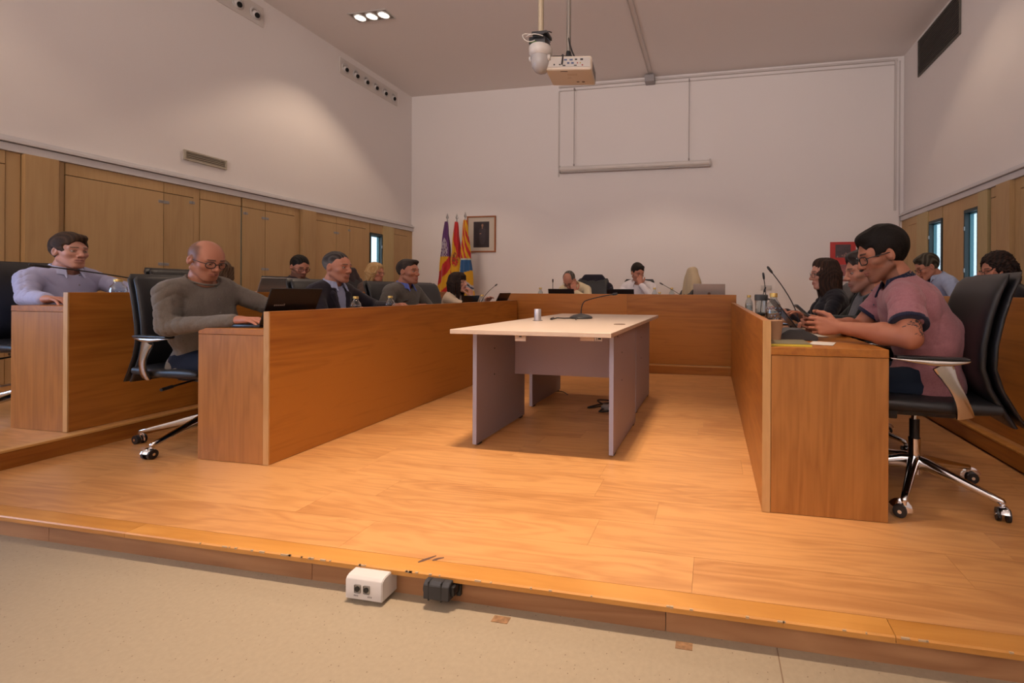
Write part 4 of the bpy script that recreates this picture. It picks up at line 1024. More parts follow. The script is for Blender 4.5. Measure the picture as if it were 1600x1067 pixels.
person(dict(label='man in dark suit jacket and open pale blue shirt, left inner desk',face=-90,near=1,pel=(-3.08,3.14),zf=0,head=(-2.96,3.115,1.125),hrot=(2,-3,0),
  skin=SK,hair=(.03,.024,.022),hair2=(.10,.09,.085),style='crop',vol=.003,grey=.7,beard=.25,beardcol=(.20,.13,.10),build=1.0,sw=.168,lid=.0045,
  top=dict(name='suit_jacket',col=(.018,.015,.024),kind='jacket',inner=(.30,.34,.52),collar=(.33,.37,.56),clabel='pale blue shirt collar',e=.018,fold=.004),seed=2,
  rh=dict(p=(-2.72,3.08,.79),d=(1,.3,0)),lh=dict(p=(-2.60,3.32,.81),elb=(-2.9,3.45,.80),d=(.9,-.1,.2),curl=.8)))
person(dict(label='man in grey jumper over a blue collared shirt, looking right',face=-88,near=1,pel=(-3.10,4.03),zf=0,head=(-2.975,3.99,1.125),hrot=(-3,2,0),
  skin=SKd,hair=(.028,.020,.016),style='short',vol=.006,beard=.3,beardcol=(.13,.08,.06),build=1.12,sw=.178,neck=.058,lid=.003,
  top=dict(name='jumper',col=(.105,.095,.085),kind='sweater',collar=(.10,.15,.50),clabel='blue shirt collar',e=.016,fold=.005,heather=1),seed=7,
  rh=dict(p=(-2.80,3.78,.775)),lh=dict(p=(-2.70,4.16,.775))))
person(dict(label='dark haired woman in cream jacket, hand at her chin, in front of the flags',face=-88,near=1,fem=1,pel=(-3.05,4.90),zf=0,head=(-2.965,4.86,1.035),hrot=(-2,2,0),hs=.96,
  skin=SKl,hair=(.022,.012,.009),hair2=(.05,.028,.02),style='long',vol=.010,fringe=1,build=.86,sw=.15,lips=(.40,.10,.09),
  top=dict(name='jacket',col=(.56,.44,.32),kind='jacket',inner=(.5,.46,.44),e=.014,fold=.004),seed=3,
  rh=dict(p=(-2.80,4.88,.865),elb=(-2.76,4.70,.755),d=(-.15,.0,1),n=(-1,0,0),curl=(1.1,1.2,1.3,1.3),thumb=.5),lh=dict(p=(-2.68,5.0,.80))))
person(dict(label='young man in pale blue shirt with brown hair at the far left desk',face=-86,near=0,pel=(-4.62,2.42),zf=.1,head=(-4.475,2.395,1.205),hrot=(-2,0,0),hs=.98,wide=.95,
  skin=SKl,hair=(.035,.020,.012),hair2=(.09,.05,.03),style='short',vol=.020,build=1.0,sw=.178,lid=.003,lips=(.40,.16,.13),brow=.8,
  top=dict(name='shirt',col=(.40,.41,.60),kind='shirt',collar=(.42,.45,.66),clabel='open shirt collar',e=.017,fold=.0075,buttons='pale'),seed=12,
  rh=dict(p=(-4.16,2.12,.878),elb=(-4.42,2.17,.885),d=(1,.12,0),n=(0,0,-1),curl=.35),lh=dict(p=(-4.15,2.55,.88),elb=(-4.35,2.72,.90))))
person(dict(label='woman in white with long light brown hair, mostly hidden behind the grey sweater man',face=-84,near=2,fem=1,pel=(-4.66,3.46),zf=.1,cover=1,head=(-4.53,3.40,1.10),hrot=(-8,-30,0),
  skin=SKl,hair=(.10,.06,.035),hair2=(.20,.13,.08),style='long',vol=.010,build=.88,
  top=dict(name='blouse',col=(.62,.60,.64),e=.014,fold=.005),seed=5,rh=dict(p=(-4.14,3.35,.88)),lh=dict(p=(-4.12,3.68,.88))))
person(dict(label='bearded man with short dark hair and round glasses looking down, behind the silver laptop',face=-95,near=1,pel=(-4.64,4.28),zf=.1,head=(-4.53,4.25,1.195),hrot=(-12,-20,0),
  skin=SK,hair=DK,hair2=(.03,.025,.02),style='crop',vol=.010,beard=.8,beardcol=(.05,.03,.02),glasses=dict(rx=.023,rz=.019,t=.002,col=(.03,.01,.012)),lid=.0,
  top=dict(name='shirt',col=(.03,.02,.025),collar=(.03,.02,.025),e=.013,fold=.004),rh=dict(p=(-4.14,4.10,.88)),lh=dict(p=(-4.14,4.45,.88))))
person(dict(label='blond woman in brown jacket laughing beside the lit left window',face=-88,near=1,fem=1,pel=(-4.60,5.30),zf=.1,head=(-4.42,5.27,1.175),hrot=(-2,-6,0),
  skin=SK,hair=(.42,.25,.10),hair2=(.68,.48,.24),style='bob',vol=.016,build=.98,lips=(.45,.12,.10),glasses=dict(rx=.02,rz=.016,t=.0015,col=(.12,.03,.03)),
  top=dict(name='jacket',col=(.075,.045,.035),e=.016,fold=.006),seed=8,rh=dict(p=(-4.16,5.02,.885)),lh=dict(p=(-4.14,5.4,.885))))
person(dict(label='man with bowed balding head in cream shirt, back desk',face=182,near=1,pel=(-1.86,6.10),zf=.1,head=(-1.905,5.86,1.085),nbo=(.03,.09,.075),hrot=(-6,-42,4),
  skin=SK,hair=(.06,.05,.042),hair2=(.22,.20,.18),style='fringe',vol=.005,grey=.5,build=1.0,sw=.175,slump=.05,
  glasses=dict(rx=.022,rz=.016,t=.0018,col=(.02,.01,.01)),
  top=dict(name='shirt',col=(.60,.50,.33),collar=(.62,.52,.35),e=.016,fold=.006),seed=6,
  lh=dict(p=(-1.78,5.72,.93),elb=(-1.60,5.72,.82),d=(-.35,.05,1),n=(0,1,0),curl=.5),rh=dict(p=(-2.06,5.66,.815))))
person(dict(label='man in white shirt resting his chin on his hand, back desk beside the laptop',face=172,near=1,pel=(-1.06,6.12),zf=.1,head=(-.99,6.0,1.195),lid=.0005,hrot=(44,-20,0),
  skin=SK,hair=(.016,.012,.009),style='short',vol=.014,build=1.05,sw=.185,beard=.25,
  top=dict(name='shirt',col=(.66,.61,.62),collar=(.66,.61,.62),e=.018,fold=.007),seed=14,
  lh=dict(p=(-.925,5.86,1.035),elb=(-.72,5.76,.83),d=(-.25,.12,1),n=(0,1,.2),curl=1.2,thumb=.5),rh=dict(p=(-1.2,5.68,.815))))
person(dict(label='bearded man in dark jacket and grey jumper, behind the pink polo man',face=90,near=0,pel=(.96,3.06),zf=0,head=(.925,2.99,1.075),hrot=(5,-8,0),hs=1.02,
  skin=SK,hair=(.03,.022,.018),hair2=(.10,.09,.085),style='short',vol=.020,beard=.55,beardcol=(.16,.11,.09),build=1.0,
  top=dict(name='jacket',col=(.016,.020,.018),kind='jacket',inner=(.12,.12,.13),open=.075,e=.016,fold=.004),seed=3,shl=(0,0,-.01),
  lh=dict(p=(.66,2.88,.775),elb=(.86,2.78,.76),d=(-1,.1,0),curl=.7),rh=dict(p=(.62,3.15,.775))))
person(dict(label='woman with long brown hair and glasses in black blazer, in front of the red poster',face=90,near=0,fem=1,pel=(.93,3.82),zf=0,head=(.885,3.80,1.09),hrot=(6,-4,0),
  skin=SKl,hair=(.025,.014,.010),hair2=(.07,.035,.022),style='long',vol=.004,build=.90,sw=.155,lips=(.38,.14,.11),glasses=dict(rx=.022,rz=.022,t=.0016,col=(.02,.012,.010)),
  top=dict(name='blazer',col=(.014,.013,.018),kind='jacket',inner=(.02,.02,.025),e=.016,fold=.004),seed=10,
  lh=dict(p=(.62,3.66,.78),d=(-1,0,0)),rh=dict(p=(.60,3.94,.78))))
person(dict(label='man in blue shirt looking down beside the right-hand windows',face=92,near=1,pel=(2.38,4.98),zf=.1,head=(2.12,4.96,1.205),nbo=(.05,0,.035),hrot=(0,-24,0),
  skin=SK,hair=(.022,.018,.012),hair2=(.13,.11,.08),style='short',vol=.014,glasses=dict(rx=.022,rz=.016,t=.0018,col=(.03,.01,.01)),slump=.06,build=1.08,
  top=dict(name='shirt',col=(.30,.36,.52),collar=(.36,.42,.56),e=.018,fold=.007),seed=15,rh=dict(p=(2.1,5.12,.85)),lh=dict(p=(2.12,4.8,.85))))
person(dict(label='woman with dark curly hair resting her face on her hands, right edge',face=92,near=1,fem=1,pel=(2.42,4.06),zf=.1,head=(2.235,4.05,1.135),hrot=(2,-14,0),
  skin=SK,hair=(.012,.008,.007),hair2=(.045,.022,.016),style='curly',vol=.024,seed=6,build=.95,glasses=dict(rx=.022,rz=.017,t=.0018,col=(.02,.03,.06)),
  top=dict(name='sweater',col=(.015,.014,.016),e=.014,fold=.004),
  lh=dict(p=(2.14,3.985,1.02),elb=(2.12,3.93,.83),d=(.2,.25,1),n=(1,.2,0),curl=.5),rh=dict(p=(2.13,4.12,1.02),elb=(2.1,4.18,.83),d=(.2,-.2,1),n=(1,-.2,0),curl=.5)))
# ============================================================ THINGS ON THE DESKS
def bottle(x,y,z,label,h=.165,r=.036,clear=False):
    t=thing('water_bottle',label,'bottle',(x,y,z),0,'glass water bottles with gold caps')
    bm=bmesh.new(); s=h/.165
    lathe(bm,[(0,0),(r*.9,0),(r,.006),(r*.97,.03*s),(r,.06*s),(r,.095*s),(r*.86,.118*s),(r*.52,.136*s),(r*.42,.142*s),(r*.42,.152*s)],n=24); obj('glass_body',bm,M_water,t,smooth=60)
    bm=bmesh.new(); lathe(bm,[(0,.004),(r*.84,.006),(r*.9,.03*s),(r*.92,.088*s),(0,.088*s)],n=20); obj('water',bm,MATS['water'],t,smooth=60)
    bm=bmesh.new(); lathe(bm,[(0,.167*s),(r*.46,.167*s),(r*.5,.164*s),(r*.5,.150*s),(r*.46,.149*s),(0,.149*s)],n=20); obj('cap',bm,M_gold,t)
    bm=bmesh.new(); rr=random.Random(int(x*100))
    for k in range(16):
        a=2*PI*k/16
        for zz in (.055,.068,.081,.10):
            if rr.random()<.62:
                q=a+rr.uniform(-.1,.1); w=rr.uniform(.03,.10); ra=r*1.012 if zz<.09 else r*.99
                v=[bm.verts.new((ra*math.cos(q+d),ra*math.sin(q+d),(zz+e)*s)) for d,e in ((-w,0),(w,0),(w,.0045),(-w,.0045))]; bm.faces.new(v)
    lb=obj('printed_label',bm,mat('pale_blue_print',(.30,.40,.60),.5),t,smooth=0); lb['kind']='stuff'
    return t
glassmat('water',(.86,.92,.94),.88)
def mic(x,y,z,face,label,h=.30,lean=.16,base=True,arc_up=.6):
    t=thing('gooseneck_microphone',label,'microphone',(x,y,z),math.radians(face),'gooseneck desk microphones')
    bm=bmesh.new()
    sl=[(-.055,.045,.004,.016),(-.045,.055,.0,.024),(0,.060,0,.032),(.045,.055,0,.026),(.06,.045,.003,.016)]
    rows=[[bm.verts.new((math.copysign(abs(math.cos(a))**.5,math.cos(a))*w,yy,(z0+z1)/2+math.copysign(abs(math.sin(a))**.6,math.sin(a))*(z1-z0)/2)) for a in [2*PI*k/16 for k in range(16)]] for (yy,w,z0,z1) in sl]
    for a,b in zip(rows,rows[1:]):
        for k in range(16): bm.faces.new((a[k],a[(k+1)%16],b[(k+1)%16],b[k]))
    bm.faces.new(rows[0][::-1]); bm.faces.new(rows[-1]); obj('base',bm,M_dark,t,smooth=50)
    pts=arc((0,0,.028),(0,-lean*.1,.03+h*arc_up),(0,-lean,.03+h),10); bm=bmesh.new(); tube(bm,pts,[.0055]+[.0035]*(len(pts)-1),8); obj('gooseneck',bm,M_black,t)
    d=(pts[-1]-pts[-2]).normalized(); bm=bmesh.new(); p=pts[-1]; tube(bm,[p,p+d*.008,p+d*.018,p+d*.045,p+d*.055],[.005,.008,.0085,.0085,.005],12); obj('microphone_head',bm,M_black,t)
    return t
def laptop(x,y,z,face,label,col='black',w=.33,d=.23,ang=108,logo=None):
    m=M_screen if col=='black' else M_silver
    t=thing('laptop',label,'laptop',(x,y,z),math.radians(face))   # user at -Y, screen hinge at +Y
    obj('keyboard_base',B(-w/2,w/2,-d/2,d/2,.001,.016,bev=.004),m,t)
    bm=bmesh.new()
    for r in range(5):
        for k in range(13): box(bm,-w*.44+k*w*.068,-w*.44+k*w*.068+w*.058,-.01+r*.019,-.01+r*.019+.015,.016,.0175)
    kb=obj('keys',bm,M_black,t,smooth=0); kb['kind']='stuff'
    a=math.radians(ang); M=Matrix.Translation((0,d/2-.004,.014))@Matrix.Rotation(-(a-PI/2) if False else (PI/2-a)*1,4,'X')
    bm=bmesh.new(); box(bm,-w/2,w/2,-.006,.001,0,d-.008,.003,1); bmesh.ops.transform(bm,matrix=M,verts=bm.verts[:]); lid=obj('screen_lid',bm,m,t)
    bm=bmesh.new(); box(bm,-w*.46,w*.46,-.0072,-.0062,.014,d-.022); bmesh.ops.transform(bm,matrix=M,verts=bm.verts[:]); obj('display',bm,mat('display',(.02,.03,.04),.2,emit=(.35,.45,.6),es=.35),lid,smooth=0)
    if logo:
        bm=bmesh.new()
        if logo=='word':
            for k,(a_,h_) in enumerate(((0,.013),(.012,.009),(.023,.009),(.034,.009),(.045,.009),(.056,.009))):
                box(bm,.055+a_*1.0,.055+a_+.008,.001,.0018,.115,.115+h_)
        elif logo=='tick':
            tube(bm,[(.125,.0014,.20),(.118,.0014,.192),(.100,.0014,.206)],[(.002,.0006)]*3,6)
        else: tube(bm,[(0,.001,d*.5),(0,.0018,d*.5)],.018,20)
        bmesh.ops.transform(bm,matrix=M,verts=bm.verts[:]); obj('lid_logo',bm,mat('logo_silver',(.35,.34,.33),.4,.5) if logo!='round' else mat('logo_dark',(.12,.07,.05),.4),lid,smooth=0)
    return t
Z1,Z2,Z3,Z4=.734,.714,.844,.785
laptop(-2.565,2.22,Z1,-90,'black laptop the grey sweater man is typing on, near end of the left desk',logo='word',ang=112)
bottle(-2.50,2.79,Z1,'glass bottle in front of the man in suit jacket'); bottle(-2.50,3.14,Z1,'glass bottle in front of the man in grey jumper')
laptop(-2.68,4.47,Z1,-90,'black laptop in front of the dark haired woman with the fringe',ang=110,w=.32,d=.16)
bottle(-2.44,4.47,Z1,'glass bottle just right of the woman in the cream jacket')
laptop(-2.55,4.88,Z1,-90,'black laptop at the far end of the left inner desk, tilted',ang=118,w=.28,d=.20)
mic(-2.60,4.72,Z1,0,'gooseneck microphone leaning right over the far end of the left inner desk',h=.24,lean=-.36,arc_up=.5)
bottle(-2.43,5.06,Z1,'glass bottle at the far end of the left inner desk, beside the back desk',h=.14)
bottle(-2.23,5.62,Z4,'glass bottle left of the lone microphone on the back desk',h=.20)
mic(-2.05,5.60,Z4,20,'gooseneck microphone standing alone left of the cream shirt man',h=.24,lean=.10)
mic(-2.70,3.42,Z1,-90,'low gooseneck microphone behind the suited man\'s bottle',h=.08,lean=-.10)
laptop(-1.86,5.50,Z4,180,'black laptop in front of the bowed man, back desk',ang=104,w=.34,d=.185)
laptop(-1.10,5.50,Z4,180,'black laptop with small emblem before the man in white shirt',ang=104,w=.34,d=.185,logo='tick')
laptop(-.03,5.52,Z4,180,'silver laptop at the right end of the back desk',col='silver',ang=100,w=.37,d=.25,logo='round')
bottle(-.70,5.55,Z4,'glass bottle right of the man in white shirt, back desk',h=.205); bottle(-.62,5.40,Z4,'smaller glass bottle close beside the one near the white shirt man',h=.15); bottle(-.49,5.6,Z4,'glass bottle under the microphone tip beside the beige coat',h=.205)
mic(-.26,5.48,Z4,-110,'gooseneck microphone reaching left toward the white shirt man',h=.215,lean=.36,arc_up=.25)
bottle(.36,2.76,Z2,'large glass bottle nearest on the right desk, by the paper cup',h=.225,r=.045)
def tumbler(x,y,z):
    t=thing('drinking_bottle','clear travel tumbler with dark grey lid on the right desk','bottle',(x,y,z))
    bm=bmesh.new(); lathe(bm,[(0,0),(.034,0),(.037,.01),(.042,.18)],n=24); obj('body',bm,M_water,t)
    bm=bmesh.new(); lathe(bm,[(.0435,.175),(.0445,.178),(.0445,.212),(.041,.216),(0,.216)],n=24); obj('lid',bm,mat('slate_lid',(.07,.075,.08),.5),t)
tumbler(.335,3.20,Z2)
bottle(.345,4.35,Z2,'far glass bottle on the right desk beside a thin microphone',h=.20)
mic(.48,4.62,Z2,-90,'thin microphone at the far end of the right desk',h=.20,lean=-.03)
mic(.42,3.62,Z2,-95,'gooseneck microphone rising just behind the tumbler',h=.30,lean=.02)
mic(.56,3.06,Z2,-105,'tall gooseneck microphone slanting left on the right desk',h=.33,lean=.17,arc_up=.4)
mic(-3.97,2.62,Z3,150 if False else 95,'gooseneck microphone in front of the young man in pale blue shirt',h=.10,lean=.02)
def cup():
    t=thing('paper_cup','brown paper cup at the near end of the right desk','cup',(.293,2.20,Z2+.012))
    bm=bmesh.new(); lathe(bm,[(0,0),(.027,0),(.027,.003),(.0375,.086),(.039,.088),(.0385,.090),(.036,.088),(.026,.004),(0,.004)],n=28); obj('cup_body',bm,mat('kraft_paper',(.42,.23,.13),.7),t)
cup()
t=thing('notebook','notebook with yellow cover edge lying under the paper cup','notebook',(.34,2.11,Z2))
obj('cover',B(-.085,.085,-.075,.11,.000,.003),mat('yellow_cover',(.62,.50,.05),.5),t,smooth=0); obj('pages',B(-.084,.084,-.0745,.108,.003,.009),mat('yellow_cover',(.62,.50,.05),.5),t,smooth=0); obj('cover',B(-.084,.084,-.074,.109,.009,.0115),mat('olive_cover',(.16,.14,.08),.5),t,smooth=0,label='dull olive top cover')
t=thing('conference_unit','dark grey microphone base unit with controls, right desk between cup and hands','microphone',(.42,2.36,Z2),math.radians(-90))
bm=bmesh.new(); prism(bm,[(-.085,0),(.085,0),(.085,.022),(.02,.05),(-.05,.052),(-.085,.03)],'x',-.075,.075,.004); obj('unit_body',bm,M_dark,t)
bm=bmesh.new(); box(bm,-.05,.05,.0,.03,.043,.052,.003); obj('button_row',bm,M_black,t)
bm=bmesh.new(); tube(bm,arc((0,-.03,.05),(0,-.02,.16),(-.03,.10,.17),8),.0035,8); 
for nm,x,y,w,d,rz,lab in (('paper_sheet',.47,2.62,.21,.297,12,'white paper sheets beyond the polo man\'s hands'),('paper_sheet',.50,2.18,.10,.14,-20,'small white paper next to the yellow notebook'),):
    t=thing(nm,lab,'paper',(x,y,Z2),math.radians(rz)); bm=B(-w/2,w/2,-d/2,d/2,.0003,.0018); obj('sheet',bm,mat('paper',(.62,.58,.52),.8),t,smooth=0)
t=thing('tablet_computer','dark tablet lying flat beyond the tumbler on the right desk','tablet',(.44,3.42,Z2),math.radians(5)); obj('body',B(-.09,.09,-.12,.12,.0005,.009,bev=.003),M_screen,t); obj('display',B(-.08,.08,-.11,.11,.009,.0095),mat('display',(.02,.03,.04),.2),t,smooth=0)
laptop(.62,3.00,Z2,90,'black laptop open before the bearded man in dark jacket, right desk',ang=128,w=.32,d=.23)
t=thing('smartphone','black smartphone held in the hands of the man in pink polo','phone',(.495,2.385,.815)); bm=B(-.006,.004,-.036,.036,-.035,.105,bev=.003); bmesh.ops.rotate(bm,cent=(0,0,0),matrix=Matrix.Rotation(math.radians(-48),3,'Y'),verts=bm.verts[:]); obj('phone_body',bm,M_screen,t)
bm=B(.0042,.0048,-.032,.032,-.030,.100); bmesh.ops.rotate(bm,cent=(0,0,0),matrix=Matrix.Rotation(math.radians(-48),3,'Y'),verts=bm.verts[:]); obj('phone_screen',bm,mat('display',(.02,.03,.04),.2),t,smooth=0)
t=thing('paper_stack','stack of papers and thin folders on the right desk past the phone','papers',(.60,2.70,Z2),math.radians(8))
for k in range(4): obj('folder' if k%2 else 'sheets',B(-.10+k*.006,.11-k*.004,-.07,.08,.0005+k*.006,.006+k*.006),mat('folder_tan',(.30,.20,.12),.7) if k%2 else mat('paper',(.62,.58,.52),.8),t,smooth=0)
# far-left desk
bottle(-3.93,2.335,Z3,'glass bottle by the young man in pale blue shirt',h=.165,r=.045)
t=thing('gooseneck_microphone','long black microphone pointing at the young man in pale blue shirt','microphone',(-3.98,2.78,Z3),0,'gooseneck desk microphones')
bm=bmesh.new(); box(bm,-.06,.06,-.05,.05,0,.03,.01); obj('base',bm,M_dark,t)
q=[Vector(p)-Vector((-3.98,2.78,Z3)) for p in arc((-3.98,2.78,Z3+.03),(-3.99,2.74,1.00),(-4.10,2.08,1.085),12)]
bm=bmesh.new(); tube(bm,q,.0042,8); obj('gooseneck',bm,M_black,t); d=(q[-1]-q[-2]).normalized(); bm=bmesh.new(); tube(bm,[q[-1]-d*.03,q[-1]-d*.02,q[-1]+d*.05,q[-1]+d*.06],[.005,.010,.010,.006],12); obj('microphone_head',bm,M_black,t)
t=thing('gooseneck_microphone','low thin microphone beside the silver laptop on the far left desk','microphone',(-3.98,3.06,Z3),0,'gooseneck desk microphones')
bm=bmesh.new(); box(bm,-.05,.05,-.05,.05,0,.03,.01); obj('base',bm,M_dark,t); bm=bmesh.new(); tube(bm,arc((0,0,.03),(0,.02,.12),(-.02,-.30,.12),8),.004,8); obj('gooseneck',bm,M_black,t); bm=bmesh.new(); tube(bm,[(-.02,-.29,.12),(-.02,-.35,.12)],.009,10); obj('microphone_head',bm,M_black,t)
laptop(-3.92,3.34,Z3,-90,'silver laptop on the far left desk between the grey sweater man and the suited man',col='silver',w=.36,d=.21,ang=110)
bottle(-3.95,5.03,Z3,'glass bottle in front of the blond woman',h=.19); 
mic(-3.95,4.62,Z3,90,'microphone partly hidden behind the suited man',h=.04,lean=.10)
# grey table
t=thing('table_microphone','black gooseneck microphone with round base on the grey table','microphone',(-1.04,3.50,.7255),0)
bm=bmesh.new(); lathe(bm,[(0,0),(.088,0),(.094,.006),(.090,.014),(.060,.028),(.025,.036),(.012,.040),(0,.040)],n=36); obj('base',bm,M_dark,t,smooth=50)
q=arc((0,0,.035),(.0,0,.13),(.05,-.03,.145),8)+arc((.05,-.03,.145),(.15,-.09,.175),(.30,-.18,.197),6)[1:]
bm=bmesh.new(); tube(bm,q,[.006,.005]+[.0042]*(len(q)-2),8); obj('gooseneck',bm,M_black,t); d=(q[-1]-q[-2]).normalized(); bm=bmesh.new(); tube(bm,[q[-1],q[-1]+d*.006,q[-1]+d*.045,q[-1]+d*.052],[.005,.010,.010,.006],12); obj('microphone_head',bm,M_black,t)
bm=bmesh.new(); tube(bm,[(-.04,-.08,.007),(-.10,-.13,.007),(-.15,-.14,.010),(-.17,-.20,.004)],.005,8); tube(bm,[(-.175,-.17,.008),(-.165,-.24,.006)],.010,8); tube(bm,[(-.01,-.09,.006),(.01,-.17,.005),(.03,-.235,.005)],.0035,8); obj('cable',bm,M_black,t)
t=thing('metal_canister','small brushed metal cylinder standing on the grey table','canister',(-1.275,3.16,.7255)); bm=bmesh.new(); lathe(bm,[(0,0),(.026,0),(.026,.082),(.024,.086),(0,.086)],n=28); obj('cylinder',bm,mat('brushed_steel',(.60,.60,.66),.3,.8),t); bm=bmesh.new(); lathe(bm,[(0,0),(.036,0),(.036,.0015),(0,.0015)],n=24); obj('base_disc',bm,M_dark,t)
# cables under the table
def cable(label,paths,m,cat='cable'):
    bm=bmesh.new(); 
    for p,r in paths:
        pts=[]; P=[Vector(q) for q in p]
        for i in range(len(P)-1):
            p0=P[max(i-1,0)];p1=P[i];p2=P[i+1];p3=P[min(i+2,len(P)-1)]
            for k in range(6):
                t=k/6; pts.append(.5*((2*p1)+(p2-p0)*t+(2*p0-5*p1+4*p2-p3)*t*t+(3*p1-p0-3*p2+p3)*t**3))
        pts.append(P[-1]); tube(bm,pts,r,6)
    o=obj('cable',bm,m,None,smooth=60,shift=paths[0][0][0]); tag(o,label,cat); return o
cable('tangle of dark cables on the floor under the grey table',[([(-.62,3.62,.45),(-.66,3.60,.10),(-.80,3.62,.012),(-.98,3.50,.006),(-.86,3.66,.010),(-.70,3.74,.006),(-.95,3.70,.02),(-.75,3.5,.01),(-.66,3.58,.03)],.006),([(-.66,3.42,.30),(-.70,3.44,.05),(-.86,3.40,.008),(-.78,3.60,.03),(-.9,3.62,.008)],.006)],M_dark)
o=obj('plug_adapter',B(-.86,-.70,3.46,3.54,.001,.035,bev=.006),mat('grey_plug',(.30,.30,.31),.5),None,shift=(-.78,3.50,0)); tag(o,'pale grey power adapter among the cables under the table','adapter')
cable('thin grey cable lying on the floor at the left table leg',[([(-1.42,3.5,.45),(-1.44,3.72,.05),(-1.50,3.95,.004),(-1.38,4.02,.004),(-1.28,3.90,.004)],.004)],mat('grey_cable',(.25,.22,.20),.5))

# boxes on the riser
t=thing('socket_box','white plastic box with two round audio sockets fixed to the platform edge','socket box',(-1.137,1.382,-.1))
bm=bmesh.new(); prism(bm,[(0,.012),(0,.092),(-.058,.088),(-.068,.083),(-.074,.074),(-.074,.012)],'x',-.070,.070,.0025); obj('box_body',bm,M_white,t)
for s in (-1,1):
    bm=bmesh.new(); box(bm,s*.017-.012-.004,s*.017+.012-.004,-.0765,-.0735,.036,.064,.004); ps=obj('socket_plate',bm,M_steel,t)
    bm=bmesh.new(); tube(bm,[(s*.017-.004,-.079,.050),(s*.017-.004,-.075,.050)],.0088,20); obj('socket',bm,M_black,ps)
    bm=bmesh.new(); 
    for k in range(3): box(bm,s*.026-.010+k*.006,s*.026-.0065+k*.006,-.0752,-.0742,.0235,.0285)
    obj('printed_mark',bm,mat('grey_print',(.30,.28,.28),.6),t,smooth=0)
obj('split_line',B(-.0722,.0722,-.0742,0,.0800,.0808),mat('seam_grey',(.25,.23,.22),.8),t,smooth=0) if False else None
t=thing('cable_clamp','black ribbed plastic connector block fixed to the platform edge','connector',(-.876,1.382,-.1))
bm=bmesh.new(); prism(bm,[(0,.030),(0,.090),(-.046,.090),(-.056,.080),(-.056,.034)],'x',-.052,.040,.0015); obj('body',bm,M_dark,t)
for xx in (-.034,.012):
    obj('groove',B(xx-.0015,xx+.0015,-.0565,-.001,.030,.0905),M_black,t,smooth=0)
bm=bmesh.new(); tube(bm,[(-.052,-.025,.06),(-.058,-.025,.06)],.024,20); obj('end_cap',bm,M_dark,t)
obj('flange',B(.040,.056,-.012,0,.026,.094,bev=.002),M_black,t); obj('flange_lug',B(.038,.052,-.045,-.010,.045,.075,bev=.004),M_black,t)

# ============================================================ BACK WALL
t=thing('portrait_picture','framed dark portrait with white mat on the back wall behind the flags','picture',(-4.435,8.10,1.69))
def fr(bm,x0,x1,z0,z1,w,d):
    box(bm,x0,x1,-d,0,z1-w,z1,.003,1); box(bm,x0,x1,-d,0,z0,z0+w,.003,1); box(bm,x0,x0+w,-d,0,z0+w,z1-w,.003,1); box(bm,x1-w,x1,-d,0,z0+w,z1-w,.003,1)
bm=bmesh.new(); fr(bm,-.305,.305,0,.71,.026,.03); obj('frame',bm,mat('red_brown_frame',(.36,.12,.04),.4),t)
obj('mat_board',B(-.28,.28,-.012,-.004,.024,.686),mat('mat_board',(.60,.53,.44),.8),t,smooth=0)
pc=obj('painting',B(-.165,.165,-.014,-.012,.095,.60),mat('dark_painting',(.035,.025,.028),.4,var=.4,vscale=6),t,smooth=0)
bm=bmesh.new()
def blob(bm,cx,cz,rx,rz,y):
    bm.faces.new([bm.verts.new((cx+rx*math.cos(2*PI*k/16),y,cz+rz*math.sin(2*PI*k/16))) for k in range(16)])
blob(bm,.02,.30,.065,.155,-.0146); blob(bm,.02,.42,.075,.06,-.0147); obj('painted_suit',bm,mat('painted_suit',(.055,.040,.048),.6),pc,smooth=0)
bm=bmesh.new(); blob(bm,.022,.525,.022,.030,-.0150); blob(bm,-.02,.365,.022,.010,-.0151); blob(bm,.02,.478,.010,.02,-.0149); obj('painted_face',bm,mat('painted_skin',(.32,.17,.11),.6),pc,smooth=0)
t=thing('red_poster','red framed poster with dark photograph on the back wall at right','poster',(2.17,8.10,1.13))
obj('board',B(-.20,.20,-.02,0,.28,.665),mat('poster_red',(.50,.035,.03),.5),t,smooth=0)
obj('photograph',B(-.12,.12,-.023,-.02,.40,.62),mat('poster_photo',(.08,.055,.06),.5,var=.5,vscale=14),t,smooth=0)
bm=bmesh.new(); rr=random.Random(2)
for k in range(9): blob(bm,rr.uniform(-.10,.10),rr.uniform(.41,.47),.012,.016,-.0235)
obj('photo_figures',bm,mat('poster_pale',(.30,.16,.14),.6),t,smooth=0)
obj('board',B(-.20,.20,-.02,0,.0,.275),mat('poster_mauve',(.30,.10,.10),.5,var=.5,vscale=12),t,smooth=0)
bm=bmesh.new(); box(bm,-.02,.05,-.023,-.02,.03,.09); box(bm,.09,.12,-.023,-.02,.03,.12); obj('poster_detail',bm,mat('poster_white',(.45,.42,.42),.6),t,smooth=0)
t=thing('wall_socket','white double wall socket on the back wall above the right desk','socket',(.93,8.10,.975))
obj('plate',B(-.09,.09,-.012,0,0,.085,bev=.004),M_white,t); 
for s in (-1,1): obj('socket',B(s*.045-.03,s*.045+.03,-.015,-.012,.012,.073,bev=.003),mat('socket_grey',(.55,.52,.50),.5),t)
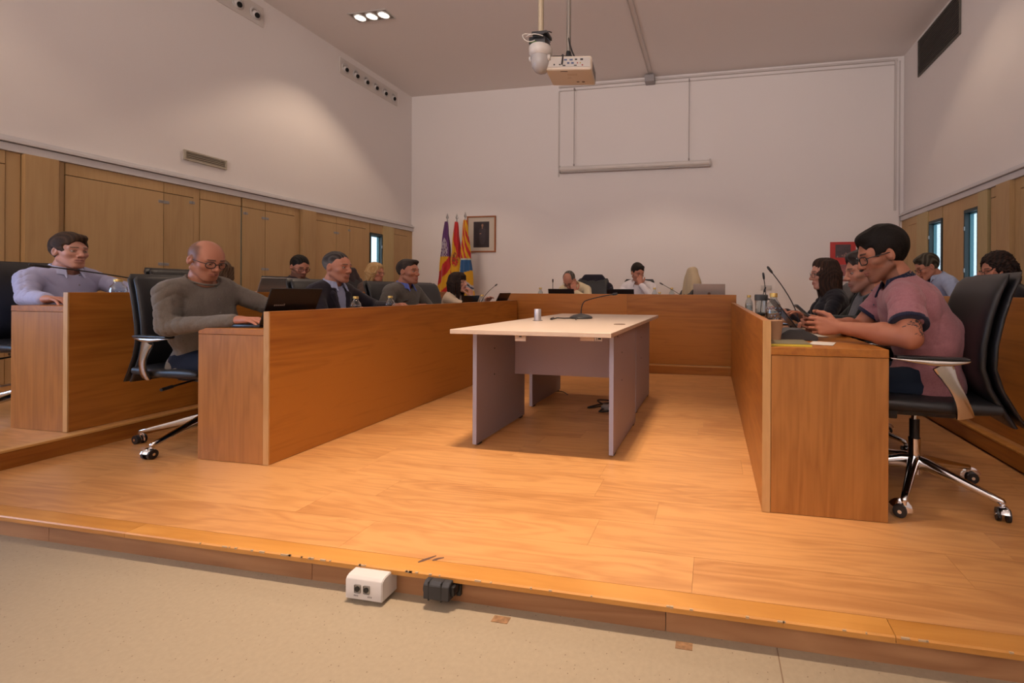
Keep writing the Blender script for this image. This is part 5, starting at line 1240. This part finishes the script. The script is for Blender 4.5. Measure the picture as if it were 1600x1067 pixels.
# projection screen case on cords
t=thing('projection_screen','long white rolled-up projection screen hanging on two cords on the back wall','screen',(-1.42,8.0,3.215))
bm=bmesh.new()
tube(bm,[(-1.38,0,0),(1.38,0,0)],[(.055,.048)]*2,16); obj('case',bm,mat('screen_case',(.70,.66,.62),.45),t,smooth=60)
for s in (-1,1): obj('end_cap',B(s*1.38-.012,s*1.38+.012,-.055,.055,-.065,.055,bev=.006),mat('end_cap_grey',(.5,.47,.45),.5),t)
bm=bmesh.new(); box(bm,-1.36,1.36,-.012,.012,-.062,-.048); obj('bottom_bar',bm,mat('end_cap_grey',(.5,.47,.45),.5),t,smooth=0)
obj('logo_mark',B(-1.30,-1.22,-.058,-.055,-.005,.006),M_dark,t,smooth=0) if False else None
for xx in (-1.11,1.01):
    bm=bmesh.new(); tube(bm,[(xx,0,.05),(xx,0,1.50)],.006,6); box(bm,xx-.012,xx+.012,-.012,.012,.05,.09); box(bm,xx-.01,xx+.01,-.01,.03,1.46,1.50); obj('cord',bm,mat('cord_grey',(.33,.29,.27),.6),t)
t=thing('cable_trunking','thin white cable trunking along the top of the back wall and down both sides','trunking',(0,8.10,4.6))
M_tr=mat('trunking_white',(.60,.55,.52),.5)
def tk(x0,x1,z0,z1,d=.03): 
    bm=bmesh.new(); box(bm,x0,x1,-d,0,z0-4.6,z1-4.6,.003,1); obj('trunking_run',bm,M_tr,t)
tk(-2.86,3.0,4.775,4.81); tk(-2.86,2.97,4.71,4.725,.02); tk(-2.87,-2.845,3.10,4.71,.02); tk(2.955,2.985,2.3,4.775); tk(3.03,3.045,.95,4.775,.02)
o=obj('junction_box',B(-1.20,-1.03,7.93,8.1,4.70,4.82,bev=.006),mat('grey_box',(.33,.31,.31),.6),None,shift=(-1.1,8.0,4.7)); tag(o,'grey junction box where the ceiling conduits meet the back wall','junction box')
for xx,lab in ((-1.135,'left one of the twin conduits along the ceiling to the junction box'),(-1.065,'right one of the twin conduits along the ceiling to the junction box')):
    bm=bmesh.new(); tube(bm,[(xx,4.9,CZ-.012),(xx,7.94,CZ-.012)],.011,10); o=obj('ceiling_conduit',bm,M_tr,None,shift=(xx,5,CZ-.012)); tag(o,lab,'conduit')

# flags
def flagm(): return vcmat('flag_cloth',.75,bump=.15,bscale=350,sheen=.2)
def flag(x,y,label,fn,lean,ztop,zb,w0,w1,seed,side):
    t=thing('flag',label,'flag',(x,y,.1),0,'three ceremonial flags on poles')
    bm=bmesh.new(); tube(bm,[(0,0,.02),(lean,0,ztop+.10-.1)],.012,12); obj('pole',bm,mat('flag_pole',(.45,.36,.22),.35,.6),t)
    bm=bmesh.new(); c=Vector((lean,0,ztop)); 
    lathe(bm,[(0,.0),(.016,.0),(.016,.03),(.008,.035),(.012,.05),(.03,.075),(.022,.10),(.0,.165)],c=tuple(c),n=4 if False else 12,M=Matrix.Scale(.45,4,(0,1,0))); obj('spear_finial',bm,M_steel,t)
    bm=bmesh.new(); lathe(bm,[(0,0),(.15,0),(.15,.012),(.03,.03),(0,.03)],n=24); obj('pole_base',bm,M_steel,t)
    nu,nv=90,110; P=[];Cc=[]
    for j in range(nv+1):
        v=j/nv; z=ztop*(1-v)+zb*v; cx=lean*(z/ztop); wa=w0+(w1-w0)*(v**.8)
        for i in range(nu+1):
            u=i/nu; a=-.35+u*(2*PI*.80); 
            rx=wa*.5*(1+.10*math.sin(7*u*PI+seed)); ry=wa*.36*(1+.28*math.sin(9*u*PI+seed*2+v*1.5)); off=side*wa*.22
            fx=.5-.5*math.cos(a+PI*.1)
            X=cx+off+rx*math.cos(PI-a*.98+.0)+.006*math.sin(v*20+u*30+seed); Y=-.02-ry*math.sin(a)*1.0+.018*math.sin(22*u+seed)*v
            P.append((X+x,Y+y,z+.1)); Cc.append(fn((X-cx-off)/(wa*.5),v,u))
    idx=np.arange((nu+1)*(nv+1)).reshape(nv+1,nu+1); F=np.stack([idx[:-1,:-1],idx[:-1,1:],idx[1:,1:],idx[1:,:-1]],-1).reshape(-1,4)
    npmesh('flag_cloth',[(np.array(P),F,np.array(Cc))],flagm(),t)
RED=(.50,.02,.02);YEL=(.68,.36,.01);PUR=(.10,.03,.14);WHT=(.55,.52,.55);BLU=(.02,.10,.26)
def h2(a,b): return (math.sin(a*12.9+b*78.2)*43758.5)%1
def f1(s,v,u):
    if v<.46:
        dx,dy=(s+.05)/.75,(v-.36)/.15
        if dx*dx+dy*dy<1 and h2(int(s*7),int(v*45))>.35 : return (.42,.36,.42)
        return PUR
    q=(v+.12*s)
    return YEL if int((q-.40)/.17)%2==0 else RED
def f2(s,v,u):
    q=v-.20*s
    if q<.30: return RED
    if q<.72:
        dx,dy=(s-.25)/.55,(v-.50)/.10
        if dx*dx+dy*dy<1:
            return RED if h2(int(s*6),int(v*50))>.6 else ((.20,.08,.02) if h2(int(s*9),int(v*60)+3)>.45 else (.55,.22,.02))
        return YEL
    return RED
def f3(s,v,u):
    if v>.47 and v<.86 and s>-.75:
        e=v-.47
        if e<.012 or v>.845 or s<-.62: return (.50,.55,.45)
        p=(s+.62)/1.6; q=(v-.482)/.363
        if q<.50-.14*p: return BLU
        w=q-.42*p
        if .44<w<.76: return WHT if int((w-.44)/.064)%2==0 else (.03,.05,.12)
        return YEL
    q=v-.20*s
    k=int((q+.08)/.085)
    return YEL if k%2==0 or v>.86 else RED
flag(-4.86,7.70,'purple flag with castle emblem, leftmost of the three',f1,-.06+.0,2.14,.70,.05,.30,1.0,-1)
flag(-4.76,7.76,'red and yellow flag with coat of arms, middle of the three',f2,.0,2.14,.70,.05,.30,2.2,-.2)
flag(-4.56,7.70,'yellow and red striped flag with blue and white shield, rightmost',f3,.03-.02,2.16,.62,.05,.31,3.3,.6)

# ============================================================ LEFT AND RIGHT WALL FITTINGS
def nozzle_bar(y0,y1,label):
    t=thing('air_nozzle_bar',label,'air vent',(XL,(y0+y1)/2,4.60),0,'air nozzle bars high on the left wall')
    L_=y1-y0; obj('back_plate',B(0,.012,-L_/2,L_/2,-.125,.14,bev=.003,seg=1),mat('nozzle_plate',(.66,.61,.57),.6),t)
    for k in range(6):
        yy=-L_/2+L_*(k+.5)/6
        bm=bmesh.new(); lathe(bm,[(.075,0),(.078,.008),(.070,.014),(.056,.014),(.050,.006),(.050,.002)],n=28,M=Matrix.Translation((.012,yy,0))@Matrix.Rotation(PI/2,4,'Y')); r=obj('nozzle_ring',bm,M_white,t,smooth=50)
        bm=bmesh.new(); lathe(bm,[(.050,.004),(.047,.022),(.034,.034),(.030,.036)],n=24,M=Matrix.Translation((.012,yy,-.014))@Matrix.Rotation(PI/2,4,'Y')@Matrix.Rotation(.35,4,'Y')); obj('nozzle_cone',bm,M_white,r,smooth=60)
        bm=bmesh.new(); lathe(bm,[(0,.034),(.033,.034),(.033,.038),(0,.038)],n=20,M=Matrix.Translation((.012,yy,-.014))@Matrix.Rotation(PI/2,4,'Y')@Matrix.Rotation(.35,4,'Y')); obj('nozzle_hole',bm,mat('nozzle_black',(.004,.004,.004),.9),r,smooth=60)
nozzle_bar(6.30,7.66,'row of six round air nozzles high on the left wall near the back corner')
nozzle_bar(3.68,5.04,'row of air nozzles at the top edge of the picture, left wall')
def louvre(name,label,side,y0,y1,z0,z1,n,m,md):
    xa=XL if side<0 else XR; s=1 if side<0 else -1
    t=thing(name,label,'air vent',(xa,(y0+y1)/2,z0))
    def bx(a,b_,ya,yb,za,zb,bev=0):
        xs=sorted((s*a,s*b_)); return B(xs[0],xs[1],ya,yb,za,zb,bev=bev)
    L_=(y1-y0)/2; H_=z1-z0; w=.018
    bm=bmesh.new()
    for r in ((-L_,L_,0,w),(-L_,L_,H_-w,H_),(-L_,-L_+w,w,H_-w),(L_-w,L_,w,H_-w)):
        xs=sorted((0,s*.022)); box(bm,xs[0],xs[1],*r)
    obj('frame',bm,m,t,smooth=0); obj('duct_back',bx(0,.004,-L_+w,L_-w,w,H_-w),md,t,smooth=0)
    for k in range(n):
        z=w+(H_-2*w)*(k+.5)/n; bm=bmesh.new(); xs=sorted((s*.005,s*.02)); box(bm,xs[0],xs[1],-L_+w,L_-w,z-.0035,z+.0035); bmesh.ops.rotate(bm,cent=(s*.012,0,z),matrix=Matrix.Rotation(s*.6,3,'Y'),verts=bm.verts[:]); obj('slat',bm,m,t,smooth=0)
louvre('wall_vent','beige slotted air vent on the white left wall above the cornice',-1,4.12,4.58,2.435,2.55,4,mat('vent_beige',(.44,.39,.31),.6),mat('vent_dark',(.22,.19,.15),.8))
louvre('return_air_grille','large grey return air grille high on the right wall',1,6.37,7.55,4.24,4.79,16,mat('grille_grey',(.11,.10,.085),.6),mat('grille_dark',(.05,.045,.04),.8))
# ceiling spot fixtures
M_lamp=mat('lamp_glow',(1,.9,.8),.5,emit=(1,.90,.76),es=9)
proto_f=None
def fixture(x,y,label):
    t=thing('ceiling_spotlight',label,'ceiling light',(x,y,CZ),0,'triple recessed ceiling spotlights')
    bm=bmesh.new(); fr2=((-.305,.305,-.11,-.095),(-.305,.305,.095,.11),(-.305,-.29,-.095,.095),(.29,.305,-.095,.095))
    for a in fr2: box(bm,*a,-.008,0)
    obj('trim_frame',bm,mat('lamp_trim',(.62,.60,.58),.4,.3),t,smooth=0)
    obj('housing',B(-.29,.29,-.095,.095,-.003,0),mat('lamp_housing',(.25,.21,.18),.5),t,smooth=0)
    for dx in (-.19,0,.19):
        bm=bmesh.new(); lathe(bm,[(.088,-.004),(.084,-.016),(.070,-.016),(.068,-.006)],c=(dx,0,0),n=28); r=obj('lamp_ring',bm,mat('lamp_trim',(.62,.60,.58),.4,.3),t,smooth=50)
        bm=bmesh.new(); lathe(bm,[(0,-.0065),(.070,-.0065),(.070,-.004),(0,-.004)],c=(dx,0,0),n=28); obj('lamp_face',bm,M_lamp,r,smooth=0)
lbls=['above the front of the platform','visible on the ceiling near the left wall','over the near left desks','over the back of the aisle','over the near right wall','over the far right desks','behind the camera in the middle','behind the camera at the left','behind the camera at the right']
for (lx,ly,k,_),lb in zip(LAMPS,lbls): fixture(lx,ly,'triple recessed spotlight '+lb)
# projector and dome camera
t=thing('ceiling_projector','white ceiling projector hanging on a grey pole, connectors facing the camera','projector',(-1.02,3.15,2.51),math.radians(8))
bm=bmesh.new(); box(bm,-.165,.165,-.12,.13,0,.10,.018,3); obj('projector_body',bm,mat('projector_white',(.66,.58,.48),.45),t)
obj('rear_panel',B(-.155,.155,-.1235,-.119,.018,.085),mat('projector_rear',(.50,.46,.42),.5),t,smooth=0)
rr=random.Random(4)
for k,(cx_,cz_,w_,h_,cl) in enumerate(((-.10,.035,.010,.010,'k'),(-.06,.035,.012,.008,'k'),(-.02,.068,.022,.010,'b'),(.02,.068,.022,.010,'b'),(.055,.07,.016,.010,'k'),(.0,.045,.016,.012,'b'),(.03,.045,.018,.012,'b'),(.065,.045,.008,.008,'r'),(.085,.045,.008,.008,'y'),(.095,.07,.02,.012,'k'),(.10,.03,.010,.008,'r'),(.05,.028,.02,.006,'k'),(-.03,.028,.02,.008,'k'))):
    cm={'k':M_black,'b':mat('port_blue',(.06,.09,.20),.5),'r':mat('port_red',(.30,.03,.02),.5),'y':mat('port_yellow',(.4,.3,.05),.5)}[cl]
    obj('connector_port',B(cx_-w_/2,cx_+w_/2,-.1255,-.123,cz_-h_/2,cz_+h_/2),cm,t,smooth=0)
bm=bmesh.new(); 
for (a,b_,c_,d_) in ((-.02,.05,-.06,-.035),(-.035,-.01,-.09,-.085),(-.03,.0,.0,.01)): box(bm,a,b_,c_,d_,-.0015,.001)
obj('underside_label',bm,mat('label_cream',(.62,.52,.42),.6),t,smooth=0)
bm=bmesh.new(); box(bm,-.06,-.01,-.10,-.094,-.0015,.001); box(bm,.07,.09,.06,.072,-.0015,.001); box(bm,.03,.05,.06,.07,-.0015,.001); obj('underside_slots',bm,M_dark,t,smooth=0)
bm=bmesh.new(); box(bm,.1645,.167,-.07,.10,.02,.08); obj('side_grille',bm,mat('grille_mid',(.2,.18,.17),.6),t,smooth=0)
bm=bmesh.new(); box(bm,-.13,.02,-.06,.06,.10,.135,.01); tube(bm,[(-.02,0,.13),(-.02,0,.19)],[.03,.018],12); obj('mount_bracket',bm,M_black,t)
bm=bmesh.new(); tube(bm,[(-.02,0,.15),(-.02,0,CZ-2.51)],.016,14); obj('ceiling_pole',bm,mat('pole_grey',(.30,.27,.24),.35,.6),t)
bm=bmesh.new(); tube(bm,arc((-.06,-.05,.13),(-.03,-.13,.13),(-.045,-.128,.035),8),.006,8); tube(bm,arc((.02,0,.12),(.12,-.06,.14),(.15,-.10,.09),8),.006,8); tube(bm,arc((-.02,.03,.5),(-.05,.0,.3),(.03,-.05,.13),8),.006,8); obj('cable',bm,M_black,t)
t=thing('dome_camera','white dome camera hanging on a beige pole left of the projector','camera',(-1.205,3.02,2.575))
bm=bmesh.new(); lathe(bm,[(0,.105),(.075,.105),(.082,.095),(.080,.05),(.068,.035),(0,.035)],n=32); obj('camera_collar',bm,mat('camera_white',(.62,.58,.54),.35),t,smooth=50)
bm=bmesh.new(); lathe(bm,[(.066,.04),(.068,.0),(.060,-.04),(.040,-.068),(.018,-.080),(0,-.082)],n=32); obj('dome',bm,mat('dome_grey',(.42,.40,.39),.25),t,smooth=80)
for s in (-1,1):
    bm=bmesh.new(); tube(bm,[(s*.062,-.01,.02),(s*.078,-.01,.02)],[.024,.018],16); obj('pivot_cap',bm,mat('camera_white',(.62,.58,.54),.35),t)
bm=bmesh.new(); box(bm,-.068,.052,-.055,.055,.106,.155,.004); obj('electronics_box',bm,M_black,t)
obj('circuit_board',B(-.06,-.01,-.058,-.055,.110,.122),mat('circuit_green',(.05,.13,.03),.5),t,smooth=0)
bm=bmesh.new(); box(bm,-.05,.065,-.05,.05,.172,.195,.003); obj('mount_plate',bm,M_dark,t)
bm=bmesh.new(); tube(bm,[(0,0,.19),(0,0,CZ-2.575)],.020,16); obj('ceiling_pole',bm,mat('pole_beige',(.55,.46,.32),.3,.4),t)
bm=bmesh.new(); tube(bm,arc((-.04,-.05,.17),(-.13,-.07,.19),(-.10,-.07,.14),8)+arc((-.10,-.07,.14),(-.07,-.07,.10),(-.02,-.06,.125),6)[1:],.0032,8); tube(bm,arc((-.09,-.05,.16),(-.03,-.09,.17),(.04,-.06,.15),8),.0032,8); obj('white_cable',bm,mat('cable_white',(.7,.66,.6),.5),t)
bm=bmesh.new(); tube(bm,arc((.03,-.05,.16),(.07,-.08,.18),(.10,-.05,.172),8),.004,8); tube(bm,arc((-.06,-.04,.15),(.0,-.09,.15),(.05,-.05,.14),8),.004,8); tube(bm,arc((.05,-.04,.15),(.08,-.05,.13),(.085,-.04,.11),8),.004,8); obj('black_cable',bm,M_black,t)
